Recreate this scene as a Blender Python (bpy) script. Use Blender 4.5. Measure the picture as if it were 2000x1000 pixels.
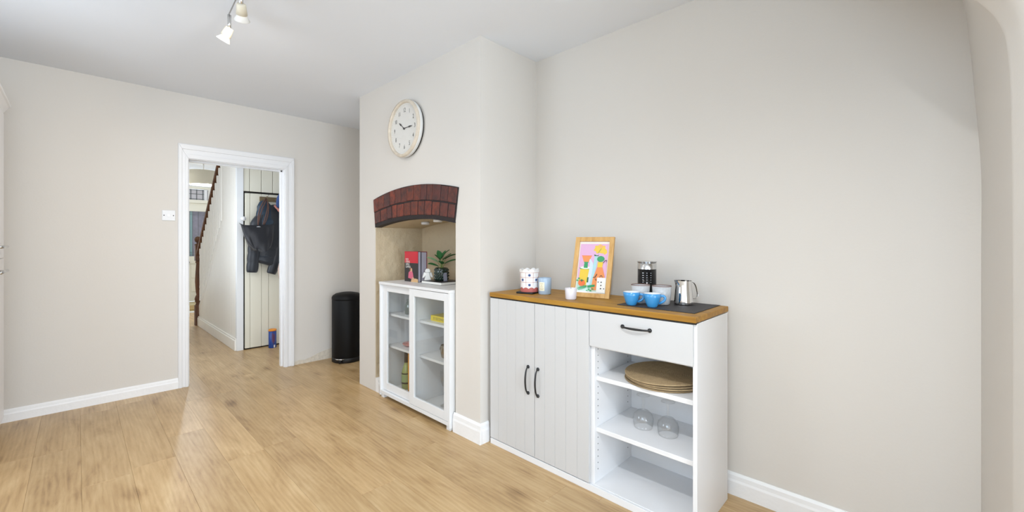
import bpy, bmesh, math, random
from mathutils import Matrix, Vector
random.seed(7)
PI = math.pi
S = bpy.context.scene
C = S.collection
for o in list(bpy.data.objects): bpy.data.objects.remove(o)

# ------------------------------------------------------------------ camera, light, exposure
YAW = math.atan2(850, 818)
cd = bpy.data.cameras.new('camera'); cam = bpy.data.objects.new('camera', cd); C.objects.link(cam)
cam.location = (0, 0, 1.25); cam.rotation_euler = (PI/2, 0, -YAW)
cd.sensor_fit = 'HORIZONTAL'; cd.sensor_width = 36; cd.lens = 36*818/2000
cd.shift_y = -27/2000; cd.clip_start = .02; cd.clip_end = 60
S.camera = cam
vs = S.view_settings
vs.view_transform = 'Standard'; vs.look = 'None'; vs.gamma = 1; vs.use_curve_mapping = False
vs.exposure = 0.65
w = bpy.data.worlds.new('world'); S.world = w; w.use_nodes = True
w.node_tree.nodes['Background'].inputs[0].default_value = (.80, .88, 1, 1)
w.node_tree.nodes['Background'].inputs[1].default_value = 1.0

def area(name, loc, rot, sx, sy, power, col):
    l = bpy.data.lights.new(name, 'AREA'); l.shape = 'RECTANGLE'; l.size = sx; l.size_y = sy
    l.energy = power; l.color = col
    o = bpy.data.objects.new(name, l); C.objects.link(o); o.location = loc; o.rotation_euler = rot
    return o
# daylight through the glazed doors behind the camera and the kitchen window; the rest is added fill
area('daylight_garden_doors', (.2, -3.28, 1.15), (PI/2, 0, 0), 2.7, 2.1, 124, (.74, .87, 1))
area('daylight_kitchen_window', (-1.10, .0, 1.55), (0, -PI/2, 0), 1.25, 1.3, 15, (.62, .81, 1))
area('added_side_fill', (-1.10, 2.7, 1.6), (0, -PI/2, 0), 1.15, 1.2, 11, (.74, .87, 1))  # added fill at an invented second window, evens the light across the room
area('added_hall_fill', (.85, 11.02, 1.35), (PI/2, 0, PI), .9, 2.0, 16, (.80, .90, 1))  # added fill at an invented window, hidden left of the front door
area('added_hall_side_fill', (.22, 5.15, 1.45), (0, -PI/2, 0), 1.5, .7, 10, (.82, .91, 1))  # added fill at an invented window, brightens the stair panel and corner post
SPOT_POWER = 1.5
NEAR_SPOT = 62
SPOT_COL = (1, .92, .82)

# ------------------------------------------------------------------ materials
MATS = {}
def nodes(name):
    m = bpy.data.materials.new(name); m.use_nodes = True; MATS[name] = m
    nt = m.node_tree; return m, nt, nt.nodes['Principled BSDF']
def lin(c):
    return tuple(((x/255)/12.92 if x/255 <= .04045 else ((x/255+.055)/1.055)**2.4) for x in c) + (1,)
def mat(name, rgb, rough=.5, metal=0, coat=0, bump=0, bscale=60, spec=.5, trans=0, var=0, vscale=6, sheen=0, alpha=1, emit=0, bdist=.004):
    m, nt, b = nodes(name)
    col = lin(rgb)
    b.inputs['Base Color'].default_value = col
    b.inputs['Roughness'].default_value = rough; b.inputs['Metallic'].default_value = metal
    b.inputs['Coat Weight'].default_value = coat; b.inputs['Specular IOR Level'].default_value = spec
    b.inputs['Transmission Weight'].default_value = trans; b.inputs['Sheen Weight'].default_value = sheen
    b.inputs['Alpha'].default_value = alpha
    if emit:
        b.inputs['Emission Color'].default_value = col; b.inputs['Emission Strength'].default_value = emit
    if bump or var:
        tc = nt.nodes.new('ShaderNodeTexCoord')
    if var:
        n = nt.nodes.new('ShaderNodeTexNoise'); n.inputs['Scale'].default_value = vscale; n.inputs['Detail'].default_value = 4
        nt.links.new(tc.outputs['Object'], n.inputs['Vector'])
        mx = nt.nodes.new('ShaderNodeMix'); mx.data_type = 'RGBA'
        mx.inputs[6].default_value = tuple(min(1, c*(1-var)) for c in col[:3])+(1,)
        mx.inputs[7].default_value = tuple(min(1, c*(1+var)) for c in col[:3])+(1,)
        nt.links.new(n.outputs[0], mx.inputs[0]); nt.links.new(mx.outputs[2], b.inputs['Base Color'])
    if bump:
        n = nt.nodes.new('ShaderNodeTexNoise'); n.inputs['Scale'].default_value = bscale; n.inputs['Detail'].default_value = 5
        nt.links.new(tc.outputs['Object'], n.inputs['Vector'])
        bp = nt.nodes.new('ShaderNodeBump'); bp.inputs['Strength'].default_value = bump; bp.inputs['Distance'].default_value = bdist
        nt.links.new(n.outputs[0], bp.inputs['Height']); nt.links.new(bp.outputs[0], b.inputs['Normal'])
    return m
def wood(name, stops, rough=.45, sc=(14, 1.1, 14), bump=.15, knots=.35, tone=.18, spec=.5):
    """grain running along local Y, with a random shift and tone for each object"""
    m, nt, b = nodes(name); N = nt.nodes.new; L = nt.links.new
    tc = N('ShaderNodeTexCoord'); oi = N('ShaderNodeObjectInfo')
    mu = N('ShaderNodeVectorMath'); mu.operation = 'SCALE'; mu.inputs[0].default_value = (37, 53, 71)
    L(oi.outputs['Random'], mu.inputs['Scale'])
    ad = N('ShaderNodeVectorMath'); ad.operation = 'ADD'
    L(tc.outputs['Object'], ad.inputs[0]); L(mu.outputs[0], ad.inputs[1])
    mp = N('ShaderNodeMapping'); mp.inputs['Scale'].default_value = sc; L(ad.outputs[0], mp.inputs[0])
    n1 = N('ShaderNodeTexNoise'); n1.inputs['Scale'].default_value = 1; n1.inputs['Detail'].default_value = 6; n1.inputs['Roughness'].default_value = .62; n1.inputs['Distortion'].default_value = .8
    L(mp.outputs[0], n1.inputs['Vector'])
    n2 = N('ShaderNodeTexNoise'); n2.inputs['Scale'].default_value = 3.2; n2.inputs['Detail'].default_value = 3
    mp2 = N('ShaderNodeMapping'); mp2.inputs['Scale'].default_value = (sc[0]/8, sc[1]*.9, sc[2]/8); L(ad.outputs[0], mp2.inputs[0]); L(mp2.outputs[0], n2.inputs['Vector'])
    mixf = N('ShaderNodeMath'); mixf.operation = 'MULTIPLY_ADD'; mixf.inputs[1].default_value = knots; L(n2.outputs[0], mixf.inputs[0])
    s1 = N('ShaderNodeMath'); s1.operation = 'MULTIPLY'; s1.inputs[1].default_value = 1-knots; L(n1.outputs[0], s1.inputs[0]); L(s1.outputs[0], mixf.inputs[2])
    cr = N('ShaderNodeValToRGB'); e = cr.color_ramp.elements
    e[0].position = stops[0][0]; e[0].color = lin(stops[0][1]); e[1].position = stops[-1][0]; e[1].color = lin(stops[-1][1])
    for p, c in stops[1:-1]:
        q = e.new(p); q.color = lin(c)
    L(mixf.outputs[0], cr.inputs[0])
    hs = N('ShaderNodeHueSaturation')
    mr = N('ShaderNodeMapRange'); mr.inputs['To Min'].default_value = 1-tone/2; mr.inputs['To Max'].default_value = 1+tone/2
    L(oi.outputs['Random'], mr.inputs[0]); L(mr.outputs[0], hs.inputs['Value']); L(cr.outputs[0], hs.inputs['Color'])
    L(hs.outputs[0], b.inputs['Base Color'])
    b.inputs['Roughness'].default_value = rough; b.inputs['Specular IOR Level'].default_value = spec
    if bump:
        bp = N('ShaderNodeBump'); bp.inputs['Strength'].default_value = bump; bp.inputs['Distance'].default_value = .002
        L(n1.outputs[0], bp.inputs['Height']); L(bp.outputs[0], b.inputs['Normal'])
    return m
def glass(name, tint=(1, 1, 1), refl=.12, rough=.02):
    """thin clear glass: mostly transparent, with a fresnel reflection"""
    m, nt, b = nodes(name); N = nt.nodes.new; L = nt.links.new
    out = nt.nodes['Material Output']; nt.nodes.remove(b)
    t = N('ShaderNodeBsdfTransparent'); t.inputs[0].default_value = tuple(tint)+(1,)
    g = N('ShaderNodeBsdfGlossy'); g.inputs['Roughness'].default_value = rough
    lw = N('ShaderNodeLayerWeight'); lw.inputs[0].default_value = .5
    pw = N('ShaderNodeMath'); pw.operation = 'POWER'; pw.inputs[1].default_value = 4; L(lw.outputs['Facing'], pw.inputs[0])
    ma = N('ShaderNodeMath'); ma.operation = 'MULTIPLY_ADD'; ma.inputs[1].default_value = .55; ma.inputs[2].default_value = refl*.3; L(pw.outputs[0], ma.inputs[0])
    mx = N('ShaderNodeMixShader'); L(ma.outputs[0], mx.inputs[0]); L(t.outputs[0], mx.inputs[1]); L(g.outputs[0], mx.inputs[2])
    L(mx.outputs[0], out.inputs[0]); return m

mat('wall_paint', (218, 213, 206), .8, bump=.10, bscale=85, spec=.2)
mat('niche_paint', (204, 187, 158), .75, bump=1, bscale=16, spec=.25, bdist=.016)
mat('ceiling_paint', (234, 238, 244), .85, bump=.10, bscale=30, spec=.2)
mat('white_gloss', (234, 234, 235), .32, coat=.2)
mat('white_satin', (231, 232, 233), .4)
mat('white_worn', (242, 242, 242), .4, bump=.35, bscale=40)
mat('cream_board', (226, 222, 206), .45)
mat('cream_panel', (242, 238, 230), .5)
mat('gap_black', (38, 34, 30), .9)
mat('flaked_plaster', (214, 205, 190), .9, bump=1, bscale=60, var=.25, vscale=40)
def plank_mat(name):
    m, nt, b = nodes(name); N = nt.nodes.new; L = nt.links.new
    tc = N('ShaderNodeTexCoord'); oi = N('ShaderNodeObjectInfo')
    mu = N('ShaderNodeVectorMath'); mu.operation = 'SCALE'; mu.inputs[0].default_value = (37, 53, 71); L(oi.outputs['Random'], mu.inputs['Scale'])
    ad = N('ShaderNodeVectorMath'); ad.operation = 'ADD'; L(tc.outputs['Object'], ad.inputs[0]); L(mu.outputs[0], ad.inputs[1])
    def noise(sc, detail, rough, dist):
        mp = N('ShaderNodeMapping'); mp.inputs['Scale'].default_value = sc; L(ad.outputs[0], mp.inputs[0])
        n = N('ShaderNodeTexNoise'); n.inputs['Scale'].default_value = 1; n.inputs['Detail'].default_value = detail; n.inputs['Roughness'].default_value = rough; n.inputs['Distortion'].default_value = dist
        L(mp.outputs[0], n.inputs['Vector']); return n.outputs[0]
    def mth(op, a, b_=None, c=None):
        q = N('ShaderNodeMath'); q.operation = op
        for k, v in enumerate((a, b_, c)):
            if v is None: continue
            if isinstance(v, (int, float)): q.inputs[k].default_value = v
            else: L(v, q.inputs[k])
        return q.outputs[0]
    fine = noise((95, 5, 95), 4, .65, .6); mid = noise((13, 1.5, 13), 6, .62, 1.6); low = noise((6.5, 2.0, 6.5), 4, .6, .8)
    # cathedral rings: distorted bands along the plank
    mpw = N('ShaderNodeMapping'); mpw.inputs['Scale'].default_value = (1, .085, 1); L(ad.outputs[0], mpw.inputs[0])
    wv = N('ShaderNodeTexWave'); wv.bands_direction = 'X'; wv.inputs['Scale'].default_value = 14; wv.inputs['Distortion'].default_value = 9; wv.inputs['Detail'].default_value = 3; wv.inputs['Detail Scale'].default_value = 1.2
    L(mpw.outputs[0], wv.inputs['Vector'])
    v = mth('MULTIPLY', fine, .17); v = mth('MULTIPLY_ADD', mid, .40, v); v = mth('MULTIPLY_ADD', low, .42, v); v = mth('SUBTRACT', v, .03); v = mth('MULTIPLY_ADD', wv.outputs['Fac'], .06, v); v = mth('ADD', v, .02)
    # knots
    mpk = N('ShaderNodeMapping'); mpk.inputs['Scale'].default_value = (4.2, 2.0, 4.2); L(ad.outputs[0], mpk.inputs[0])
    vo = N('ShaderNodeTexVoronoi'); vo.inputs['Scale'].default_value = 1; L(mpk.outputs[0], vo.inputs['Vector'])
    kn = N('ShaderNodeMapRange'); kn.inputs['From Min'].default_value = .06; kn.inputs['From Max'].default_value = .30; kn.inputs['To Min'].default_value = .20; kn.inputs['To Max'].default_value = 0
    L(mth('MULTIPLY_ADD', mid, .10, vo.outputs['Distance']), kn.inputs[0]); v = mth('SUBTRACT', v, kn.outputs[0])
    cr = N('ShaderNodeValToRGB'); e = cr.color_ramp.elements
    st = [(.24, (104, 78, 50)), (.36, (154, 122, 82)), (.46, (178, 146, 102)), (.56, (191, 160, 116)), (.70, (206, 179, 136))]
    e[0].position, e[0].color = st[0][0], lin(st[0][1]); e[1].position, e[1].color = st[-1][0], lin(st[-1][1])
    for p, c in st[1:-1]: q = e.new(p); q.color = lin(c)
    L(v, cr.inputs[0])
    hs = N('ShaderNodeHueSaturation'); mr = N('ShaderNodeMapRange'); mr.inputs['To Min'].default_value = .96; mr.inputs['To Max'].default_value = 1.08
    L(oi.outputs['Random'], mr.inputs[0]); L(mr.outputs[0], hs.inputs['Value']); L(cr.outputs[0], hs.inputs['Color']); L(hs.outputs[0], b.inputs['Base Color'])
    b.inputs['Roughness'].default_value = .35
    bp = N('ShaderNodeBump'); bp.inputs['Strength'].default_value = .12; bp.inputs['Distance'].default_value = .0015; L(fine, bp.inputs['Height']); L(bp.outputs[0], b.inputs['Normal'])
plank_mat('oak_floor')
mat('floor_under', (86, 64, 46), .8)
wood('oak_top', [(.3, (130, 88, 22)), (.5, (166, 119, 34)), (.7, (188, 143, 52))], rough=.5, sc=(26, 1.6, 26), bump=.2, knots=.2, tone=0)
wood('oak_frame', [(.3, (186, 140, 78)), (.5, (206, 162, 98)), (.7, (220, 180, 118))], rough=.5, sc=(40, 40, 6), bump=.1, knots=.2, tone=.04)
wood('dark_wood', [(.3, (62, 36, 20)), (.5, (96, 60, 34)), (.7, (124, 80, 48))], rough=.6, sc=(20, 20, 3), bump=.1, tone=0)
mat('mortar_black', (36, 28, 28), .75, bump=.6, bscale=80)
def brick_mat(name, rgb):
    """fired brick with sooty, uneven patches"""
    m = mat(name, rgb, .6, bump=1, bscale=50, var=.3, vscale=30); nt = m.node_tree; N = nt.nodes.new; L = nt.links.new; b = nt.nodes['Principled BSDF']
    src = b.inputs['Base Color'].links[0].from_socket
    tc = N('ShaderNodeTexCoord'); oi = N('ShaderNodeObjectInfo'); ad = N('ShaderNodeVectorMath'); ad.operation = 'ADD'; L(tc.outputs['Object'], ad.inputs[0]); L(oi.outputs['Random'], ad.inputs[1])
    n = N('ShaderNodeTexNoise'); n.inputs['Scale'].default_value = 17; n.inputs['Detail'].default_value = 6; n.inputs['Roughness'].default_value = .65; L(ad.outputs[0], n.inputs['Vector'])
    mr = N('ShaderNodeMapRange'); mr.inputs['From Min'].default_value = .42; mr.inputs['From Max'].default_value = .66; mr.inputs['To Max'].default_value = .8; L(n.outputs[0], mr.inputs[0])
    mx = N('ShaderNodeMix'); mx.data_type = 'RGBA'; L(mr.outputs[0], mx.inputs[0]); L(src, mx.inputs[6]); mx.inputs[7].default_value = lin((44, 32, 32)); L(mx.outputs[2], b.inputs['Base Color'])
for i, c in enumerate([(112, 52, 36), (126, 56, 38), (98, 48, 38), (140, 66, 42), (88, 44, 38)]): brick_mat('brick_%d' % i, c)
mat('black_metal', (26, 26, 28), .42, spec=.5)
mat('bin_black', (9, 9, 10), .5, spec=.22)
mat('dark_plastic', (18, 18, 19), .5)
mat('steel', (205, 205, 205), .18, metal=1)
mat('polished_steel', (222, 222, 222), .05, metal=1)
mat('chrome', (210, 210, 210), .12, metal=1)
mat('black_gloss', (7, 7, 10), .14, spec=.35)
mat('slate', (52, 49, 50), .62, bump=.5, bscale=120, var=.15, vscale=30)
glass('clear_glass'); glass('pane_glass', (.97, .98, .98), .18)
glass('stem_glass', (.99, .992, .992), .2)
glass('green_glass', (.50, .60, .34), .25)
glass('jar_glass', (.80, .87, .82), .35)
mat('paper_white', (236, 234, 228), .7)
mat('bulb_face', (255, 244, 226), .4, emit=6)
mat('lamp_cream', (224, 216, 196), .5)

# ------------------------------------------------------------------ mesh helpers
def loc_m(loc, rz=0): return Matrix.Translation(loc) @ Matrix.Rotation(rz, 4, 'Z')
class MB:
    def __init__(s): s.v = []; s.f = []; s.mi = []; s.sm = []
    def add(s, vs, fs, mi=0, sm=False):
        n = len(s.v); s.v += [Vector(p) for p in vs]
        for f in fs: s.f.append([n+i for i in f]); s.mi.append(mi); s.sm.append(sm)
        return s
    def box(s, x0, x1, y0, y1, z0, z1, mi=0):
        if x0 > x1: x0, x1 = x1, x0
        if y0 > y1: y0, y1 = y1, y0
        if z0 > z1: z0, z1 = z1, z0
        vs = [(x0, y0, z0), (x1, y0, z0), (x1, y1, z0), (x0, y1, z0), (x0, y0, z1), (x1, y0, z1), (x1, y1, z1), (x0, y1, z1)]
        return s.add(vs, [(3, 2, 1, 0), (4, 5, 6, 7), (0, 1, 5, 4), (1, 2, 6, 5), (2, 3, 7, 6), (3, 0, 4, 7)], mi)
    def prism(s, poly, d0, d1, ax='X', mi=0):
        """poly in the two other axes, extruded along ax from d0 to d1"""
        def P(a, b, d): return (d, a, b) if ax == 'X' else ((a, d, b) if ax == 'Y' else (a, b, d))
        n = len(poly); vs = [P(a, b, d0) for a, b in poly]+[P(a, b, d1) for a, b in poly]
        fs = [tuple(range(n))[::-1], tuple(range(n, 2*n))]+[(i, (i+1) % n, n+(i+1) % n, n+i) for i in range(n)]
        return s.add(vs, fs, mi)
    def lathe(s, prof, c=(0, 0, 0), seg=32, mi=0, m=None, closed=False, sx=1, sy=1):
        """profile of (r, z) turned about Z; m: optional matrix"""
        vs = []; fs = []; n = len(prof); m = m or Matrix.Identity(4)
        for r, z in prof:
            for k in range(seg):
                a = 2*PI*k/seg; p = m @ Vector((r*math.cos(a)*sx, r*math.sin(a)*sy, z)); vs.append(p+Vector(c))
        for i in range(n-1):
            for k in range(seg):
                k2 = (k+1) % seg; fs.append((i*seg+k, i*seg+k2, (i+1)*seg+k2, (i+1)*seg+k))
        if prof[0][0] > 1e-5: fs.append(tuple(range(seg))[::-1]) if closed else None
        if closed and prof[-1][0] > 1e-5: fs.append(tuple(range((n-1)*seg, n*seg)))
        return s.add(vs, [f for f in fs if f], mi, True)
    def tube(s, path, rad, seg=10, mi=0, flat=1.0, cap=True, up=None):
        path = [Vector(p) for p in path]; n = len(path); vs = []; fs = []
        rads = rad if isinstance(rad, (list, tuple)) else [rad]*n
        prev = None
        for i, p in enumerate(path):
            t = (path[min(i+1, n-1)]-path[max(i-1, 0)]).normalized()
            if prev is None:
                u = Vector(up) if up else (Vector((0, 0, 1)) if abs(t.z) < .9 else Vector((1, 0, 0)))
            else: u = prev
            u = (u-t*u.dot(t)).normalized(); prev = u; q = t.cross(u)
            for k in range(seg):
                a = 2*PI*k/seg; vs.append(p+u*math.cos(a)*rads[i]+q*math.sin(a)*rads[i]*flat)
        for i in range(n-1):
            for k in range(seg):
                k2 = (k+1) % seg; fs.append((i*seg+k, i*seg+k2, (i+1)*seg+k2, (i+1)*seg+k))
        if cap: fs += [tuple(range(seg))[::-1], tuple(range((n-1)*seg, n*seg))]
        return s.add(vs, fs, mi, True)
    def grid(s, fn, nu, nv, mi=0, sm=True, wrap=False):
        vs = [fn(i/nu, j/nv) for j in range(nv+1) for i in range(nu+1)]
        W = nu+1
        return s.add(vs, [(j*W+i, j*W+i+1, (j+1)*W+i+1, (j+1)*W+i) for j in range(nv) for i in range(nu)], mi, sm)
    def xf(s, m):
        s.v = [m @ p for p in s.v]; return s
    def build(s, name, mats, parent=None, local=False, bevel=0, bseg=2, weld=False):
        mats = mats if isinstance(mats, (list, tuple)) else [mats]
        if parent is not None:
            off = Matrix.Identity(4) if local else parent['_m'].inverted()
            loc = None; vs = [off @ p for p in s.v]
        else:
            lo = [min(p[i] for p in s.v) for i in range(3)]; hi = [max(p[i] for p in s.v) for i in range(3)]
            loc = Vector(((lo[0]+hi[0])/2, (lo[1]+hi[1])/2, lo[2])); vs = [p-loc for p in s.v]
        me = bpy.data.meshes.new(name); me.from_pydata([tuple(p) for p in vs], [], s.f)
        for k in mats: me.materials.append(MATS[k])
        me.polygons.foreach_set('material_index', s.mi); me.polygons.foreach_set('use_smooth', s.sm)
        bm = bmesh.new(); bm.from_mesh(me)
        if weld: bmesh.ops.remove_doubles(bm, verts=bm.verts, dist=1e-5)
        bmesh.ops.recalc_face_normals(bm, faces=bm.faces); bm.to_mesh(me); bm.free()
        me.update()
        o = bpy.data.objects.new(name, me); C.objects.link(o)
        if parent is not None: o.parent = parent_of(parent)
        else:
            o.location = loc; PM[o.name] = Matrix.Translation(loc)
        if bevel:
            b = o.modifiers.new('bevel', 'BEVEL'); b.width = bevel; b.segments = bseg; b.limit_method = 'ANGLE'; b.angle_limit = .6
        return H(o, PM[o.name] if parent is None else parent['_m'])
PM = {}
class H(dict):
    """handle: object + the world matrix its mesh coordinates live in"""
    def __init__(s, o, m): s['_o'] = o; s['_m'] = m
    @property
    def o(s): return s['_o']
def parent_of(h): return h['_o']
def thing(name, label, cat, loc=(0, 0, 0), rz=0, group=None):
    o = bpy.data.objects.new(name, None); C.objects.link(o); o.location = loc; o.rotation_euler = (0, 0, rz)
    o.empty_display_size = .05
    h = H(o, loc_m(loc, rz)); tag(h, label, cat, group); return h
def tag(h, label, cat, group=None):
    h.o['label'] = label; h.o['category'] = cat
    if group: h.o['group'] = group
    return h
def struct(h, label=None):
    h.o['kind'] = 'structure'
    if label: h.o['label'] = label
    return h
def plab(h, label): h.o['label'] = label; return h
def text_mb(txt, size, m, mi=0, sx=1.0, align='CENTER', ext=0, line=1.0):
    cu = bpy.data.curves.new('lettering', 'FONT'); cu.body = txt; cu.size = size; cu.align_x = align; cu.align_y = 'CENTER'
    cu.space_line = line; cu.extrude = ext; cu.resolution_u = 3
    o = bpy.data.objects.new('lettering', cu); C.objects.link(o)
    dg = bpy.context.evaluated_depsgraph_get(); me = bpy.data.meshes.new_from_object(o.evaluated_get(dg))
    mb = MB(); sc = Matrix.Diagonal((sx, 1, 1, 1))
    mb.add([m @ (sc @ v.co) for v in me.vertices], [tuple(p.vertices) for p in me.polygons], mi)
    bpy.data.objects.remove(o); bpy.data.meshes.remove(me); bpy.data.curves.remove(cu)
    return mb
def merge(a, b):
    n = len(a.v); a.v += b.v; a.f += [[n+i for i in f] for f in b.f]; a.mi += b.mi; a.sm += b.sm; return a
def frame_m(o, right, up):
    r = Vector(right).normalized(); u = Vector(up).normalized(); n = r.cross(u)
    return Matrix(((r.x, u.x, n.x, o[0]), (r.y, u.y, n.y, o[1]), (r.z, u.z, n.z, o[2]), (0, 0, 0, 1)))
def bez(p0, p1, p2, p3, n=12):
    out = []
    for i in range(n+1):
        t = i/n; a = (1-t)**3; b = 3*(1-t)**2*t; c = 3*(1-t)*t*t; d = t**3
        out.append(Vector(p0)*a+Vector(p1)*b+Vector(p2)*c+Vector(p3)*d)
    return out

# ------------------------------------------------------------------ room shell
CZ = 2.53; XR = 2.265; YF = 4.55; XL = -.95
struct(MB().box(XL-.1, XR+.1, -.45, YF, CZ, CZ+.1).box(XL-.1, XR+.1, -3.4, -.45, CZ, CZ+.1).build('ceiling', 'ceiling_paint'))
struct(MB().box(XR, XR+.12, -3.4, YF+.12, 0, CZ).build('wall_right', 'wall_paint'))
# far wall with the doorway to the hall
DX0, DX1, DZ = .644, 1.465, 2.0
struct(MB().box(XL, DX0, YF, YF+.12, 0, CZ).box(DX1, XR, YF, YF+.12, 0, CZ).box(DX0, DX1, YF, YF+.12, DZ, CZ).build('wall_far', 'wall_paint'))
# left wall with the kitchen window and an opening for the added one
struct(MB().box(XL-.1, XL, 3.35, YF, 0, CZ).box(XL-.1, XL, .7, 2.05, 0, CZ).box(XL-.1, XL, -3.4, -.7, 0, CZ).box(XL-.1, XL, -.7, .7, 0, .9).box(XL-.1, XL, -.7, .7, 2.2, CZ).box(XL-.1, XL, 2.05, 3.35, 0, 1.0).box(XL-.1, XL, 2.05, 3.35, 2.2, CZ).build('wall_left', 'wall_paint'))
wn = MB()
for y in (-.7, -.03, .64): wn.box(XL-.07, XL-.02, y, y+.06, .9, 2.2)
wn.box(XL-.07, XL-.02, -.7, .7, .9, .96).box(XL-.07, XL-.02, -.7, .7, 2.14, 2.2)
struct(wn.build('window_1', 'white_gloss'))
wn = MB()
for y in (2.05, 3.29): wn.box(XL-.07, XL-.02, y, y+.06, 1.0, 2.2)
wn.box(XL-.07, XL-.02, 2.05, 3.35, 1.0, 1.06).box(XL-.07, XL-.02, 2.05, 3.35, 2.14, 2.2)
struct(wn.build('window_4_added', 'white_gloss'))  # invented frame around the added side fill
# back wall with glazed doors
struct(MB().box(XL, -1.15+.2, -3.3, -3.2, 0, CZ).box(1.55, XR, -3.3, -3.2, 0, CZ).box(XL, XR, -3.3, -3.2, 2.2, CZ).build('wall_back', 'wall_paint'))
wn = MB()
for x in (-.95, -.12, .72, 1.49): wn.box(x, x+.06, -3.27, -3.22, .02, 2.2)
wn.box(-.95, 1.55, -3.27, -3.22, .0, .08).box(-.95, 1.55, -3.27, -3.22, 2.12, 2.2)
struct(wn.build('window_2', 'white_gloss'))
# nib beside the opening: coved towards the ceiling, bullnosed edge
def nib_prof(x):
    t = (XR-x)/(XR-1.59)
    a = [(-.172, 0), (-.172, .8), (-.172, 1.2), (-.172, 1.5), (-.158, 1.757), (-.143, 1.986), (-.126, 2.142), (-.08, 2.28), (-.01, 2.40), (.08, 2.48), (.18, CZ)]
    b = [(-.172, 0), (-.172, .8), (-.172, 1.2), (-.170, 1.55), (-.164, 1.72), (-.151, 1.79), (-.128, 1.84), (-.085, 1.90), (.02, 2.02), (.2, 2.25), (.45, CZ)]
    return [((1-t)*p[0]+t*q[0], (1-t)*p[1]+t*q[1]) for p, q in zip(a, b)]
def smooth_prof(pr, n=5):
    out = []
    for i in range(len(pr)-1):
        p0 = pr[max(i-1, 0)]; p1 = pr[i]; p2 = pr[i+1]; p3 = pr[min(i+2, len(pr)-1)]
        for k in range(n):
            t = k/n
            out.append(tuple(.5*(2*p1[j]+(p2[j]-p0[j])*t+(2*p0[j]-5*p1[j]+4*p2[j]-p3[j])*t*t+(3*p1[j]-p0[j]-3*p2[j]+p3[j])*t**3) for j in (0, 1)))
    return out+[pr[-1]]
nb = MB(); cols = []
for x in (XR, 2.0, 1.8, 1.66, 1.59): cols.append([(x, y, z) for y, z in smooth_prof(nib_prof(x))])
for xa, dy in ((1.585, .0), (1.575, .002), (1.52, .012), (1.46, .024), (1.435, .045)):
    cols.append([(xa, y-dy, z) for y, z in smooth_prof(nib_prof(1.59))])
cols.append([(1.43, -.45, z) for y, z in smooth_prof(nib_prof(1.59))])
n = len(cols[0])
nb.add([p for c in cols for p in c], [(i*n+j, (i+1)*n+j, (i+1)*n+j+1, i*n+j+1) for i in range(len(cols)-1) for j in range(n-1)], 0, True)
nb.box(1.431, XR, -.45, -.40, 0, CZ)
struct(nb.build('wall_nib', 'wall_paint'))
struct(MB().box(XL, 1.43, -.45, -.23, 2.46, CZ).build('trim_header', 'wall_paint'))

# chimney breast with the arched fireplace niche
CX = 1.735; CY0, CY1 = 1.942, 3.54; NY0, NY1 = 2.185, 3.262; NXB = 2.2
def arch_in(y):
    t = (y-2.70)/.535; return 1.43-.048*t*t
def arch_out(y):
    t = (y-2.70)/.558; return 1.672-.064*t*t
ys = [NY0+(NY1-NY0)*i/16 for i in range(17)]
ch = MB()
ch.box(CX, NXB+.065, CY0, NY0, 0, CZ).box(CX, NXB+.065, NY1, CY1, 0, CZ)
ch.prism([(y, arch_in(y)) for y in ys]+[(NY1, CZ), (NY0, CZ)], CX, NXB+.065, 'X')
chim = struct(ch.build('wall_chimney', 'wall_paint'))
# rough painted lining of the niche: left side, right side, back, soffit
ln = MB()
ln.box(CX+.004, NXB, NY1-.006, NY1-.0005, 0, arch_in(NY1)).box(CX+.004, NXB, NY0+.0005, NY0+.006, 0, arch_in(NY0))
ln.box(NXB-.004, NXB+.064, NY0+.001, NY1-.001, 0, 1.45)
ln.prism([(y, arch_in(y)-.005) for y in ys]+[(y, arch_in(y)-.0005) for y in ys[::-1]], CX+.05, NXB, 'X')
plab(ln.build('niche_lining', 'niche_paint', chim), 'rough beige plaster lining of fireplace niche')
# brick arch
def arc_pt(s, t):
    yo = 3.272-s*(3.272-2.150); yi = 3.245-s*(3.245-2.187)
    y = yi+(yo-yi)*t
    zi = arch_in(yi); zo = arch_out(yo)-.0
    return y, zi+(zo-zi)*t
mo = MB()
ss = [i/24 for i in range(25)]
mo.prism([arc_pt(s, 1.0) for s in ss]+[arc_pt(s, -.035) for s in ss[::-1]], CX-.010, CX+.05, 'X')
arch = plab(mo.build('brick_arch', 'mortar_black', chim), 'black mortar bed of brick arch')
def brick_row(t0, t1, n, seed):
    r = random.Random(seed); ws = [1+r.uniform(-.18, .18) for _ in range(n)]; tot = sum(ws); acc = 0
    for k in range(n):
        s0 = acc/tot; acc += ws[k]; s1 = acc/tot; g = .0022 if seed == 1 else .0055
        s0 += g; s1 -= g; ta = t0+r.uniform(-.01, .01); tb = t1+r.uniform(-.015, .01)
        front = CX-.013-r.uniform(0, .003)
        b = MB()
        q = [arc_pt(s0, ta), arc_pt(s1, ta), arc_pt(s1, tb), arc_pt(s0, tb)]
        b.prism(q, front, CX+.02, 'X')
        warm = .35 < (s0+s1)/2 < .85
        b.build('brick', 'brick_%d' % (r.choice([1, 3, 0]) if warm and seed == 2 else r.choice([0, 1, 2, 4])), arch, bevel=.004)
brick_row(.53, .985, 13, 1); brick_row(.09, .49, 12, 2)

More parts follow.
